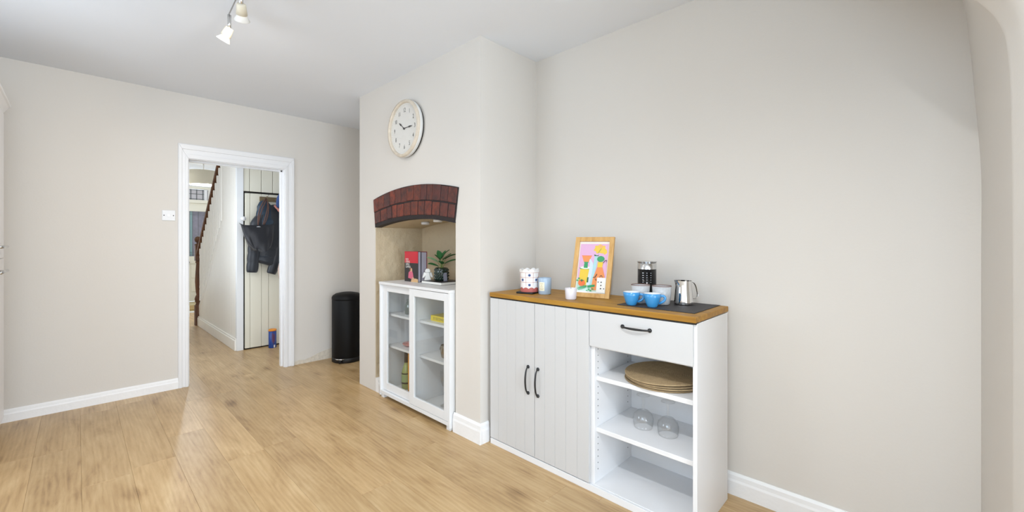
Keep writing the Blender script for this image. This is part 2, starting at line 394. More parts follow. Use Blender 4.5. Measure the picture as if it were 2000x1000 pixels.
# skirting boards
def skirt(name, path_a, path_b, nrm, h=.105, t=.016, mat_='white_worn', parent=None):
    a = Vector(path_a); b = Vector(path_b); nv = Vector(nrm)
    pr = [(0, 0), (t, 0), (t, h*.62), (t*.8, h*.72), (t*.72, h*.9), (t*.3, h), (0, h)]
    vs = [Vector((a.x+nv.x*d, a.y+nv.y*d, z)) for d, z in pr]+[Vector((b.x+nv.x*d, b.y+nv.y*d, z)) for d, z in pr]
    k = len(pr)
    mb = MB().add(vs, [tuple(range(k)), tuple(range(k, 2*k))[::-1]]+[(i, (i+1) % k, k+(i+1) % k, k+i) for i in range(k)])
    return struct(mb.build(name, mat_))
skirt('baseboard_far', (XL, YF), (.602, YF), (0, -1), h=.088)
skirt('baseboard_right', (XR, -.17), (XR, CY0), (-1, 0), h=.108)
skirt('baseboard_chimney', (CX, NY0+.012), (CX, CY0-.016), (-1, 0), h=.125)
skirt('baseboard_pier', (CX-.001, CY0), (1.80, CY0), (0, -1), h=.125)
skirt('baseboard_niche', (CX+.0, NY1-.006), (CX+.12, NY1-.006), (0, -1), h=.115, t=.055)
skirt('baseboard_alcove', (XR, CY1), (XR, YF), (-1, 0), h=.09)
# flaking bare plaster at the foot of the far wall, right of the door
fp = MB()
poly = [(1.535, 0), (1.535, .03), (1.58, .045), (1.63, .035), (1.70, .052), (1.76, .075), (1.83, .092), (1.92, .11), (2.05, .10), (2.26, .09), (2.26, 0)]
fp.prism(poly, YF-.006, YF+.001, 'Y')
struct(fp.build('baseboard_worn', 'flaked_plaster'))

# door lining and architrave (doorway without a door leaf)
tr = MB()
tr.box(DX0-.001, DX0+.03, YF-.012, YF+.135, 0, DZ).box(DX1-.03, DX1+.001, YF-.012, YF+.135, 0, DZ).box(DX0+.03, DX1-.03, YF-.012, YF+.135, DZ-.03, DZ+.001)
lining = struct(tr.build('door_1', 'white_gloss', bevel=.002), 'white painted lining of open doorway to hall')
def archi(pts_in, pts_out, name):
    mb = MB()
    # three stepped profiles
    for f0, f1, d in ((0, 1, .016), (.0, .30, .024), (.62, .95, .026)):
        q = [tuple(Vector(a)*(1-f)+Vector(b)*f) for f in (f0, f1) for a, b in zip(pts_in, pts_out)]
        mb.prism([q[0], q[1], q[3], q[2]], YF-d, YF+.001, 'Y')
    return mb.build(name, 'white_gloss', lining, bevel=.003)
AI0, AI1, AO0, AO1 = .669, 1.441, .600, 1.530
archi([(AI0, 0), (AI0, DZ-.024)], [(AO0, 0), (AO0, DZ+.10)], 'architrave')
archi([(AI1, 0), (AI1, DZ-.024)], [(AO1, 0), (AO1, DZ+.10)], 'architrave')
archi([(AI0, DZ-.024), (AI1, DZ-.024)], [(AO0, DZ+.10), (AO1, DZ+.10)], 'architrave')
st = MB().box(DX1-.042, DX1-.03, YF+.05, YF+.09, 0, DZ-.03).box(DX0+.03, DX0+.042, YF+.05, YF+.09, 0, DZ-.03).box(DX0+.03, DX1-.03, YF+.05, YF+.09, DZ-.042, DZ-.03)
st.build('door_stop', 'white_gloss', lining)
MB().box(DX0+.028, DX0+.036, YF-.004, YF+.02, .60, .70).build('strike_plate', 'white_satin', lining, bevel=.002)

# floor: one plank at a time
struct_floor = struct(MB().box(XL-.1, XR+.1, -3.4, YF, -.06, -.012).box(.3, XR+.1, YF, 9.3, -.06, -.012).build('floor', 'floor_under'))
PW, PLN = .192, 1.285
r = random.Random(3)
x = -.943; ci = 0
while x < XR+.05:
    y = -3.3 - r.uniform(0, PLN*.9)
    yend = YF if (x+PW < .66 or x > 2.3) else 9.3
    while y < yend:
        y0 = max(y, -3.3); y1 = min(y+PLN, yend); xa = x; xb = min(x+PW, XR+.05)
        if y1-y0 > .03 and y1 > -1.2:
            g = .0002
            hx = (xb-xa)/2-g; hy = (y1-y0)/2-g; b = .0006
            mb = MB().add([(-hx, -hy, -.012), (hx, -hy, -.012), (hx, hy, -.012), (-hx, hy, -.012),
                           (-hx, -hy, -b), (hx, -hy, -b), (hx, hy, -b), (-hx, hy, -b),
                           (-hx+b, -hy+b, 0), (hx-b, -hy+b, 0), (hx-b, hy-b, 0), (-hx+b, hy-b, 0)],
                          [(0, 1, 5, 4), (1, 2, 6, 5), (2, 3, 7, 6), (3, 0, 4, 7), (4, 5, 9, 8), (5, 6, 10, 9), (6, 7, 11, 10), (7, 4, 8, 11), (8, 9, 10, 11), (3, 2, 1, 0)])
            p = mb.build('plank', 'oak_floor', struct_floor, local=True)
            cx, cy = (xa+xb)/2, (y0+y1)/2
            p.o.location = struct_floor['_m'].inverted() @ Vector((cx, cy, 0))
        y += PLN
    x += PW; ci += 1
struct(MB().box(XL, XR, -3.3, -1.1, -.02, -.003).build('floor_extension', 'oak_floor'))

# ------------------------------------------------------------------ the hall behind the doorway
HZ = 2.60; HY = 10.9
struct(MB().box(.25, 3.0, YF+.12, HY+.2, HZ, HZ+.1).build('ceiling_hall', 'ceiling_paint'))
struct(MB().box(.25, .35, YF+.12, 4.8, 0, HZ).box(.25, .35, 5.5, HY, 0, HZ).box(.25, .35, 4.8, 5.5, 0, .7).box(.25, .35, 4.8, 5.5, 2.2, HZ).build('wall_hall_left', 'cream_panel'))
struct(MB().box(.27, .31, 4.8, 4.85, .7, 2.2).box(.27, .31, 5.45, 5.5, .7, 2.2).box(.27, .31, 4.8, 5.5, .7, .75).box(.27, .31, 4.8, 5.5, 2.15, 2.2).build('window_5_added', 'white_gloss'))  # invented unseen frame, opening for the added hall side fill
struct(MB().box(2.9, 3.0, YF+.12, HY, 0, HZ).build('wall_hall_right', 'cream_panel'))
hw = MB().box(.35, .45, HY, HY+.12, 0, HZ).box(.45, 1.25, HY, HY+.12, 0, .3).box(.45, 1.25, HY, HY+.12, 2.4, HZ).box(1.25, 1.37, HY, HY+.12, 0, HZ)
hw.box(2.26, 2.9, HY, HY+.12, 0, HZ).box(1.37, 2.26, HY, HY+.12, 2.42, HZ)
struct(hw.build('wall_hall_front', 'white_satin'))
mat('porch_tile', (176, 160, 118), .4, var=.6, vscale=28)
mat('door_paint', (232, 228, 212), .4)
mat('lead', (96, 100, 100), .5)
mat('leaded_pane', (140, 138, 152), .2, var=.35, vscale=9)
mat('leaded_pane_green', (140, 168, 172), .2)
mat('transom_pane', (206, 202, 206), .2, coat=.3)
struct(MB().box(.3, 3.0, 9.3, HY+.1, -.06, .0).build('floor_porch', 'porch_tile'))
struct(MB().box(.3, 3.0, 9.22, 9.32, -.01, .012).build('trim_threshold', 'white_satin'))
mt = MB().box(1.35, 2.25, 9.55, 10.2, .0, .014)
mat('coir', (150, 122, 70), .95, bump=1, bscale=90, var=.5, vscale=60)
tag(mt.build('door_mat', 'coir', bevel=.004), 'brown coir doormat on hall floor before the front door', 'doormat')
# front door: frame, leaf with panels, leaded glazing
fd = struct(MB().box(1.37, 1.41, HY-.02, HY+.1, 0, 2.42).box(2.20, 2.26, HY-.02, HY+.1, 0, 2.42).box(1.41, 2.20, HY-.02, HY+.1, 2.07, 2.14).box(1.41, 2.20, HY-.02, HY+.1, 2.37, 2.42).build('door_2', 'door_paint', bevel=.004), 'cream front door with leaded glass at end of hall')
lf = MB()
GX0, GX1 = 1.625, 1.962
lf.box(1.41, GX0, HY+.02, HY+.065, .015, 2.07).box(GX1, 2.20, HY+.02, HY+.065, .015, 2.07)
lf.box(GX0, GX1, HY+.02, HY+.065, 1.90, 2.07).box(GX0, GX1, HY+.02, HY+.065, .80, .955).box(GX0, GX1, HY+.02, HY+.065, .015, .17)
lf.box(GX0, GX1, HY+.038, HY+.05, .17, .80)
for z0, z1 in ((.21, .46), (.50, .76)): lf.box(GX0+.04, GX1-.04, HY+.028, HY+.038, z0, z1)
leaf = lf.build('door_leaf', 'door_paint', fd, bevel=.005)
gp = MB().box(GX0, GX1, HY+.042, HY+.048, .955, 1.90).build('glass_panel', 'leaded_pane', fd)
for xx in (GX0+.012, GX1-.06): MB().box(xx, xx+.048, HY+.038, HY+.042, .97, 1.89).build('tinted_border', 'leaded_pane_green', gp)
ld = MB()
for xx in (GX0+.012, GX0+.06, GX0+.16, GX1-.06, GX1-.012): ld.box(xx-.003, xx+.003, HY+.033, HY+.038, .955, 1.90)
for zz in (1.0, 1.04, 1.83, 1.865): ld.box(GX0, GX1, HY+.0325, HY+.0379, zz-.003, zz+.003)
ld.build('lead_cames', 'lead', gp)
MB().lathe([(0, 0), (.022, 0), (.022, .03), (0, .035)], m=frame_m((1.612, HY+.02, .83), (1, 0, 0), (0, 0, 1)), seg=12).build('lock', 'black_metal', fd)
tw = MB().box(1.42, 1.88, HY+.03, HY+.036, 2.14, 2.36).build('transom_light', 'transom_pane', fd)
tb = MB()
for xx in (1.45, 1.655, 1.755, 1.86): tb.box(xx-.006, xx+.006, HY+.015, HY+.03, 2.14, 2.36)
for zz in (2.16, 2.265, 2.35): tb.box(1.42, 1.88, HY+.015, HY+.03, zz-.005, zz+.005)
tb.build('glazing_bar', 'lead', tw)
MB().box(1.93, 2.19, HY+.03, HY+.036, 2.14, 2.36).build('transom_light', 'transom_pane', fd)
cu = MB().grid(lambda u, v: (1.945+.24*u, HY-.01+.012*math.sin(u*22), 2.15+.22*v), 40, 2)
cu.build('net_curtain', 'paper_white', fd)
MB().box(1.88, 1.93, HY-.01, HY+.08, 2.14, 2.36).build('mullion', 'white_gloss', fd)
struct(MB().prism([(HY-.09, HZ), (HY, HZ), (HY, HZ-.09), (HY-.02, HZ-.08)], .35, 2.9, 'X').build('trim_coving', 'white_satin'))
wh = MB().box(.45, .5, HY+.03, HY+.09, .3, 2.4).box(1.2, 1.25, HY+.03, HY+.09, .3, 2.4).box(.5, 1.2, HY+.03, HY+.09, 1.3, 1.35)
struct(wh.build('window_3_added', 'white_gloss'))  # invented unseen frame for the added hall fill

# pendant lamp
pl = thing('pendant_lamp', 'cream drum pendant lamp hanging from the hall ceiling', 'lamp', (1.49, 8.69, 2.22))
mat('lamp_fabric', (236, 228, 206), .8, trans=0)
mat('lamp_diffuser', (255, 250, 238), .5, emit=.9)
MB().lathe([(.205, 2.22), (.205, 2.455), (.203, 2.455), (.203, 2.22), (.205, 2.22)], (1.49, 8.69, 0), 40).build('lamp_shade', 'lamp_fabric', pl)
MB().lathe([(0, 2.232), (.202, 2.232), (.202, 2.236), (0, 2.236)], (1.49, 8.69, 0), 40).build('diffuser', 'lamp_diffuser', pl)
MB().tube([(1.49, 8.69, 2.236), (1.49, 8.69, 2.59)], .008, 8).build('cord', 'white_satin', pl)
MB().lathe([(.0, HZ), (.055, HZ), (.05, HZ-.02), (0.01, HZ-.03)], (1.49, 8.69, 0), 24).build('ceiling_rose', 'white_satin', pl)
l = bpy.data.lights.new('pendant_bulb', 'POINT'); l.energy = 30; l.color = (.88, .94, 1); l.shadow_soft_size = .06
lo = bpy.data.objects.new('pendant_bulb', l); C.objects.link(lo); lo.location = (1.49, 8.69, 2.12)

# staircase: panelled side, string, balusters, handrail, newel
SX = 1.275
stair = thing('staircase', 'white panelled staircase with dark brown handrail and newel in hall', 'staircase', (SX, 6.7, 0))
def rail_z(y): return 1.20+(7.60-y)*.873
def str_z(y): return rail_z(y)-.86
bp = MB().box(SX+.012, SX+.03, 5.62, 7.80, 0, .02)
yy = 5.622; k = 0
while yy < 7.78:
    y1 = min(yy+.086, 7.80)
    b = MB()
    if yy < 6.30:
        pr = [(yy, .0), (y1, .0), (y1, 2.58), (yy, 2.58)]
    else:
        pr = [(yy, .0), (y1, .0), (y1, max(.12, str_z(y1))), (yy, max(.12, str_z(yy)))]
    b.prism(pr, SX, SX+.016, 'X')
    b.build('panel_board', 'cream_panel', stair, bevel=.005)
    yy += .088; k += 1
b = MB().prism([(6.28, str_z(6.28)-.03), (7.80, str_z(7.80)-.03), (7.80, str_z(7.80)+.10), (6.28, str_z(6.28)+.10)], SX-.002, SX+.03, 'X')
b.build('string', 'cream_panel', stair, bevel=.003)
MB().box(SX-.022, SX, 5.62, 7.86, 0, .12).box(SX-.014, SX, 5.62, 7.86, .12, .14).build('skirting', 'cream_panel', stair, bevel=.005)
MB().box(SX-.005, 1.338, 5.60, 5.655, 0, 2.59).build('corner_post', 'white_satin', stair, bevel=.003)
# handrail
hr = MB(); yr = [7.76, 7.60, 7.2, 6.8, 6.45, 6.30]
pr = [(-.034, -.018), (.034, -.018), (.038, .012), (.024, .034), (-.024, .034), (-.038, .012)]
vs = []
for y in yr: vs += [(SX-.002+a, y, rail_z(y)+b_) for a, b_ in pr]
fs = [(i*6+k, i*6+(k+1) % 6, (i+1)*6+(k+1) % 6, (i+1)*6+k) for i in range(len(yr)-1) for k in range(6)]+[(0, 1, 2, 3, 4, 5), tuple(range((len(yr)-1)*6, len(yr)*6))[::-1]]
hr.add(vs, fs).build('handrail', 'dark_wood', stair)
y = 6.34
while y < 7.72:
    z1 = rail_z(y)-.01; z0 = str_z(y)+.08
    hgt = z1-z0
    prof = [(.022, 0), (.022, .20), (.019, .22), (.023, .26), (.020, .30), (.022, .55), (.019, .80), (.023, .84), (.019, .87), (.024, .90), (.024, 1)]
    MB().lathe([(r_, z0+z_*hgt) for r_, z_ in prof], (SX+.006, y, 0), 10).build('baluster', 'cream_panel', stair)
    y += .10
nw = MB().box(SX-.045, SX+.045, 7.755, 7.845, 0, .30)
np_ = [(.044, .30), (.030, .33), (.044, .36), (.048, .40), (.040, .43), (.026, .46), (.034, .50), (.040, .58), (.044, .66), (.038, .80), (.032, .90), (.030, .93), (.042, .95), (.030, .97)]
nw.lathe(np_, (SX, 7.80, 0), 20)
nw.box(SX-.045, SX+.045, 7.755, 7.845, .97, 1.20)
nw.lathe([(.05, 1.20), (.052, 1.215), (.02, 1.235), (.045, 1.26), (.052, 1.29), (.045, 1.32), (.02, 1.34), (0, 1.342)], (SX, 7.80, 0), 20)
plab(nw.build('newel_post', 'dark_wood', stair), 'turned dark brown newel post with ball top')
for k in range(9):
    z = .19*(k+1); y = 7.72-.218*k
    MB().box(SX+.03, 2.2, y-.25, y, z-.03, z).box(SX+.03, 2.2, y-.24, y-.22, z-.01, z+.16).build('tread', 'dark_wood', stair)

# understairs wall of boards and the board door
UY = 5.61
us = struct(MB().box(1.33, 2.9, UY+.02, UY+.08, 0, 2.59).build('wall_understairs', 'cream_board'), 'cream boarded wall above understairs door')
x = 1.338; k = 0
edges = [1.338, 1.402, 1.524, 1.646, 1.768, 1.89, 2.01, 2.13]
for a, b_ in zip(edges[:-1], edges[1:]):
    MB().box(a+.002, b_-.002, UY-.002, UY+.02, 1.845, 2.585).build('board', 'cream_board', us, bevel=.005)
MB().box(1.338, 2.10, UY+.012, UY+.0199, 0, 1.848).build('door_gap', 'gap_black', us)
ud = struct(MB().box(1.353, 2.069, UY+.000, UY+.0118, .016, 1.821).build('door_3', 'cream_board'), 'cream boarded understairs door hung with coats')
dedges = [1.352, 1.404, 1.524, 1.60, 1.725, 1.85, 1.97, 2.07]
for a, b_ in zip(dedges[:-1], dedges[1:]):
    MB().box(a+.0015, b_-.0015, UY-.012, UY-.0005, .015, 1.822).build('board', 'cream_board', ud, bevel=.0045)
MB().lathe([(0, 0), (.014, 0), (.010, .02), (.024, .035), (.026, .05), (.018, .06), (0, .063)], m=frame_m((1.325, UY-.01, 1.52), (1, 0, 0), (0, 0, 1)), seg=16).build('knob', 'white_gloss', ud)
# coat hooks rail
hk = MB().box(1.50, 1.86, UY-.030, UY-.013, 1.735, 1.79)
for hx in (1.535, 1.66, 1.79): hk.tube([(hx, UY-.03, 1.76), (hx, UY-.12, 1.752), (hx, UY-.178, 1.762), (hx, UY-.182, 1.785)], .006, 8)
mat('brass_hook', (120, 104, 76), .5, metal=.3)
hk.build('hook_rail', 'brass_hook', ud, bevel=.002)

# puffer coat
mat('puffer', (27, 32, 41), .45, bump=.5, bscale=26, sheen=.2, var=.12, vscale=9)
mat('puffer_teal', (36, 56, 74), .42, bump=.5, bscale=26)
ct = thing('puffer_coat', 'dark navy quilted puffer coat hanging on the understairs door', 'coat', (1.62, UY-.10, .92))
def quilt_tube(path, rads, name, mat_, parent, fl=.55, seg=18, sub=8, amp=.05, per=.105, up=(1, 0, 0)):
    P = [Vector(p) for p in path]; L = [0]
    for a, b in zip(P[:-1], P[1:]): L.append(L[-1]+(b-a).length)
    pts = []; rr = []; N = int(L[-1]/.010)
    for i in range(N+1):
        d = L[-1]*i/N; j = max(k for k in range(len(P)) if L[k] <= d+1e-9); j = min(j, len(P)-2)
        t = (d-L[j])/(L[j+1]-L[j]); pts.append(P[j].lerp(P[j+1], t))
        base = rads[j]+(rads[j+1]-rads[j])*t
        rr.append(base*(1-amp+amp*2*abs(math.sin(PI*d/per))**.6))
    rr[0] *= .6; rr[-1] *= .85
    mb = MB().tube(pts, rr, seg, flat=fl, up=up)
    return mb.build(name, mat_, parent)
quilt_tube([(1.66, UY-.08, 1.70), (1.66, UY-.08, 1.60), (1.65, UY-.08, 1.40), (1.63, UY-.08, 1.15), (1.60, UY-.08, 1.0), (1.59, UY-.08, .97)], [.06, .15, .17, .18, .175, .16], 'coat_body', 'puffer', ct, fl=.30)
quilt_tube([(1.55, UY-.085, 1.62), (1.46, UY-.085, 1.45), (1.43, UY-.085, 1.2), (1.405, UY-.085, .90)], [.06, .075, .065, .058], 'sleeve', 'puffer', ct, fl=.7)
quilt_tube([(1.74, UY-.085, 1.60), (1.72, UY-.10, 1.3), (1.64, UY-.10, 1.0), (1.60, UY-.10, .875)], [.06, .065, .055, .052], 'sleeve', 'puffer', ct, fl=.7)
quilt_tube([(1.52, UY-.085, 1.74), (1.53, UY-.085, 1.68), (1.54, UY-.09, 1.5), (1.55, UY-.09, 1.42)], [.035, .07, .10, .10], 'hood', 'puffer_teal', ct, fl=.5)
# blue jacket
mat('royal_blue', (34, 68, 128), .6, bump=.6, bscale=30, sheen=.3)
mat('salmon', (206, 140, 128), .7)
jk = thing('blue_jacket', 'royal blue hooded jacket hung over the hook rail', 'jacket', (1.72, UY-.22, 1.58))
J = MB().grid(lambda u, v: (1.735+(.085+.02*math.sin(v*5))*math.cos(u*2*PI)*(1-.25*v)+.02*v, UY-.215+.045*math.sin(u*2*PI), 1.66+.17*v-.03*(1-v)*math.cos(u*6*PI)), 32, 8)
J.build('hood', 'royal_blue', jk)
MB().tube(bez((1.645, UY-.22, 1.66), (1.62, UY-.235, 1.75), (1.65, UY-.235, 1.83), (1.74, UY-.22, 1.845)), .022, 10).build('collar', 'royal_blue', jk)
MB().tube(bez((1.605, UY-.21, 1.68), (1.62, UY-.22, 1.65), (1.66, UY-.22, 1.61), (1.74, UY-.22, 1.58)), [.012]*6+[.02]*7, 10).build('lining_edge', 'salmon', jk)
mat('pale_pink_cloth', (214, 190, 178), .8, bump=.5, bscale=30)
tag(MB().tube([(1.69, UY-.185, 1.0), (1.68, UY-.185, .93), (1.685, UY-.185, .82)], [.03, .035, .028], 12, flat=.6).build('scarf', 'pale_pink_cloth'), 'pale pink scarf end peeking out beside puffer coat', 'scarf')
# tote bag
mat('tote_navy', (15, 17, 27), .5, bump=.3, bscale=18, sheen=.1)
mat('tan_leather', (92, 62, 52), .55)
tb = thing('tote_bag', 'dark navy tote bag with brown leather handles over the coat', 'bag', (1.46, UY-.24, 1.14))
def tote(u, v):
    # u around, v up
    a = u*2*PI; c, s = math.cos(a), math.sin(a)
    wdt = .118+.050*v+(.012 if v > .97 else 0); dpt = (.075*(1-v)**.6+.018)*(1+.10*math.sin(7*c+4*v)+.06*math.sin(13*c-6*v)); wdt *= 1-.22*(1-v)**5
    x = 1.442+wdt*math.copysign(abs(c)**.55, c)-.028*v; y = UY-.262+dpt*math.copysign(abs(s)**.8, s)
    z = 1.150-.02*(1-v)*(1-c*c)*4*0+.295*v+.05*(1-v)**3*abs(c)**2+.03*(abs(c)**3)*v*(1 if c < 0 else .6)+.055*v*(x-1.44)+.008*math.sin(a*5)*(1-v)
    return (x, y, z)
T = MB().grid(tote, 48, 14); T.add([tote(i/24, 0) for i in range(24)], [tuple(range(24))], 0, True)
T.build('bag_body', 'tote_navy', tb)
for dy, xx in ((-.02, 0), (.02, .045)):
    MB().tube(bez((1.415+xx*.2, UY-.265+dy, 1.44), (1.40+xx, UY-.27+dy, 1.62), (1.47+xx, UY-.25+dy, 1.70), (1.525, UY-.172, 1.765), 14)+bez((1.525, UY-.172, 1.765), (1.54+xx*.3, UY-.25+dy, 1.68), (1.49+xx, UY-.27+dy, 1.56), (1.465+xx*.5, UY-.265+dy, 1.45), 14)[1:], .0058, 8).build('handle', 'tan_leather', tb)
MB().lathe([(0, 0), (.026, .0), (.026, .004), (0, .005)], m=frame_m((1.418, UY-.292, 1.405), (1, 0, 0), (0, 0, 1)), seg=20).build('round_tag', 'steel', tb)
# blue tube with orange lid
mat('tube_blue', (22, 62, 140), .35, var=.35, vscale=22)
mat('lid_orange', (232, 146, 36), .4)
mat('print_violet', (92, 58, 96), .4)
cn = thing('snack_tube', 'blue cylindrical tube with orange lid on hall floor', 'tube', (1.612, 5.50, 0))
MB().lathe([(0, 0), (.040, 0), (.041, .004), (.041, .200), (.0, .200)], seg=28).build('body', 'tube_blue', cn, local=True)
MB().lathe([(.041, .198), (.0435, .200), (.0435, .214), (.040, .218), (.036, .214), (0, .214)], seg=28).build('lid', 'lid_orange', cn, local=True)
def onband(u, v, a0, a1, z0, z1, R): a = a0+(a1-a0)*u; return (R*math.cos(a), R*math.sin(a), z0+(z1-z0)*v)
MB().grid(lambda u, v: onband(u, v, -2.0, -1.2, .06+.02*math.sin(u*9), .17+.015*math.sin(u*7), .0413), 10, 4).build('printed_swirl', 'print_violet', cn, local=True)
MB().grid(lambda u, v: onband(u, v, -1.55, -1.15, .006, .036, .0414), 6, 1).build('label_patch', 'paper_white', cn, local=True)

# ------------------------------------------------------------------ sideboard
mat('front_white', (205, 205, 205), .42, bump=.04, bscale=200)
mat('carcass_white', (233, 233, 234), .45)
mat('pin_hole', (70, 70, 72), .8)
SBX, SBB, SBY0, SBY1 = 1.800, 2.196, .657, 1.906
sb = thing('sideboard', 'white sideboard with oak top, panelled doors and open shelves', 'sideboard', (2.0, 1.28, 0))
P = lambda mb, n, m='carcass_white', bv=.0015, par=None: mb.build(n, m, par or sb, bevel=bv)
P(MB().box(SBX, SBB, SBY0, SBY0+.018, 0, .908), 'side_panel')
P(MB().box(SBX, SBB, SBY1-.018, SBY1, 0, .908), 'side_panel')
P(MB().box(SBX+.004, SBB-.012, 1.160, 1.1905, .036, .908), 'divider')
P(MB().box(SBX, SBB-.004, SBY0+.018, SBY1-.018, .0, .036), 'base_panel')
P(MB().box(SBB-.012, SBB-.004, SBY0+.018, SBY1-.018, .036, .908), 'back_panel')
P(MB().box(SBX+.02, SBB-.012, SBY0+.018, 1.160, .553, .575), 'shelf')
P(MB().box(SBX+.02, SBB-.012, SBY0+.018, 1.160, .294, .316), 'shelf')
P(MB().box(SBX+.004, SBB-.012, SBY0+.018, 1.160, .722, .738), 'drawer_bottom')
P(MB().box(SBX-.018, SBB+.006, SBY0-.002, SBY1+.004, .912, .938), 'worktop', 'oak_top', .003)
P(MB().box(SBX-.014, SBX+.02, SBY0+.001, SBY1-.001, .905, .912), 'shadow_gap', 'gap_black', 0)
P(MB().box(SBX-.014, SBX-.001, SBY0-.001, SBY1, 0, .034), 'plinth')
ph = MB()
for xx in (SBX+.035, SBB-.055):
    for k in range(20):
        z = .10+k*.032
        if .27 < z < .33 or .54 < z < .58 or z > .715: continue
        ph.box(xx-.0022, xx+.0022, 1.1590, 1.1601, z-.0022, z+.0022)
P(ph, 'shelf_pin_holes', 'pin_hole', 0).o['kind'] = 'stuff'
def bow_handle(parent, a, b, out=(-1, 0, 0), depth=.030):
    a = Vector(a); b = Vector(b); o = Vector(out); L = (b-a); d = L.normalized()
    mb = MB()
    path = bez(a+o*.006, a+o*depth*1.15+d*L.length*.10, b+o*depth*1.15-d*L.length*.10, b+o*.006, 18)
    rads = [.0038+.0016*math.sin(PI*i/18)**2 for i in range(19)]
    mb.tube(path, rads, 10)
    for p in (a, b):
        s = o.cross(d)
        mb.lathe([(0, -.0005), (.0095, -.0005), (.0100, .003), (.0075, .008), (.003, .0105), (0, .011)], m=frame_m(p, s, d) if s.cross(d).dot(o) > 0 else frame_m(p, d, s), seg=16)
    return mb.build('handle', 'black_metal', parent)
def sb_door(y0, y1, hy):
    d = MB().box(SBX-.011, SBX-.001, y0, y1, .040, .904).build('door', 'front_white', sb)
    w = (y1-y0)/5
    for k in range(5):
        MB().box(SBX-.0155, SBX-.0110, y0+k*w+.0005, y0+(k+1)*w-.0005, .040, .904).build('board', 'front_white', d, bevel=.0010)
    bow_handle(d, (SBX-.0155, hy, .392), (SBX-.0155, hy, .541))
sb_door(1.5435, SBY1-.001, 1.588); sb_door(1.1815, 1.5405, 1.515)
d = MB().box(SBX-.0155, SBX-.001, SBY0+.012, 1.1785, .730, .904).build('drawer_front', 'front_white', sb, bevel=.0015)
bow_handle(d, (SBX-.0155, .993, .853), (SBX-.0155, .858, .853))

# woven round placemats on the upper shelf, inverted wine glasses below
mat('woven', (172, 148, 112), .85, bump=.8, bscale=160, var=.25, vscale=50)
mat('woven_dark', (150, 128, 96), .85, bump=.8, bscale=160, var=.25, vscale=50)
lab = ['bottom woven tan placemat of the stack on the sideboard shelf', 'third woven tan placemat from the top on the sideboard shelf', 'second woven tan placemat from the top on the sideboard shelf', 'topmost woven tan placemat of the stack on the sideboard shelf']
for k in range(4):
    prof = []
    R = .183; nr = 22; t = .0075; zb = .0
    prof.append((R, .001)); prof.append((R+.002, .004))
    for i in range(nr*4+1):
        f = i/(nr*4); rr = R*(1-f); prof.append((max(rr, 0.0), t-.0016+.0016*abs(math.cos(f*nr*PI))))
    mb = MB().lathe(prof[:-1]+[(0, t)], seg=48).lathe([(0, 0), (R, .001)], seg=48)
    # gentle sag of the loose upper mats
    for p in mb.v:
        p.z += (.010*(k/3)*max(0, -p.x/R)**2*0 + .006*(k/3)*math.sin(p.y/R*1.6+.6)*(p.x/R))*(1 if k else 0)
        p.z += k*.0004
    mb.xf(loc_m((1.990+.004*math.sin(k*2), .880+.006*math.cos(k*2.4), .5752+k*.0095)))
    tag(mb.build('placemat', 'woven' if k % 2 else 'woven_dark'), lab[k], 'placemat', 'woven placemats on the sideboard shelf')
def wine_glass(name, label, loc, prof, m_, flip=0, group=None):
    h = thing(name, label, 'wine glass', loc, 0, group)
    H0 = max(z for r_, z in prof['foot']+prof['bowl']+prof['stem'])
    for n_ in ('foot', 'stem', 'bowl'):
        pr = [(r_, (H0-z) if flip else z) for r_, z in prof[n_]]
        MB().lathe(pr, seg=32).build(n_, m_, h, local=True)
    return h
goblet = {'foot': [(0, 0), (.032, .0), (.033, .002), (.02, .006), (.009, .012)], 'stem': [(.009, .012), (.0075, .02), (.007, .05), (.009, .060), (.007, .066), (.010, .074)],
          'bowl': [(.010, .074), (.028, .080), (.044, .096), (.050, .118), (.0485, .140), (.044, .163), (.0432, .163), (.0475, .140), (.049, .118), (.043, .097), (.026, .082), (0, .078)]}
wine_glass('wine_glass', 'upside down wine glass nearer the divider on sideboard shelf', (1.985, .990, .3165), goblet, 'stem_glass', 1, 'inverted wine glasses on the sideboard shelf')
wine_glass('wine_glass', 'upside down wine glass nearer the end panel on sideboard shelf', (1.985, .862, .3165), goblet, 'stem_glass', 1, 'inverted wine glasses on the sideboard shelf')

# ------------------------------------------------------------------ things on the sideboard
TZ = .9382
tag(MB().box(1.862, 2.188, .690, 1.068, TZ, TZ+.003).build('slate_mat', 'slate', bevel=.001), 'black rectangular mat under the cups on the sideboard', 'mat')
MZ = TZ+.0032
# scalloped jar
mat('ceramic_white', (238, 236, 234), .3, coat=.4)
mat('jar_red', (178, 92, 86), .4, coat=.3)
mat('jar_line', (178, 104, 84), .5)
mat('jar_blue', (36, 70, 132), .4)
tag(MB().box(1.868, 1.962, 1.655, 1.765, TZ, TZ+.011).xf(Matrix.Translation((1.915, 1.71, 0)) @ Matrix.Rotation(.28, 4, 'Z') @ Matrix.Translation((-1.915, -1.71, 0))).build('coaster', 'dark_plastic', bevel=.002), 'black square coaster beneath the scalloped jar', 'coaster')
jr = thing('scalloped_jar', 'white scalloped ceramic jar with red grid and blue flowers', 'jar', (1.925, 1.704, TZ+.0113), 0)
def jar_r(z): return .052+.009*(z/.137)
JH = .128
jb = MB()
def jarf(u, v):
    a = u*2*PI; z = JH*v
    sc = abs(math.sin(a*5))
    if v > .9: z += .012*sc*(v-.9)/.1
    rr = jar_r(z)+(.003*(v-.9)/.1 if v > .9 else 0)
    return (rr*math.cos(a), rr*math.sin(a), z)
jb.grid(jarf, 80, 20)
def jari(u, v):
    a = u*2*PI; z = JH*(1-v*.9)+(.012*abs(math.sin(a*5))*(1-v)**6); rr = jar_r(JH)-.002-.004*v
    return (rr*math.cos(a), rr*math.sin(a), z)
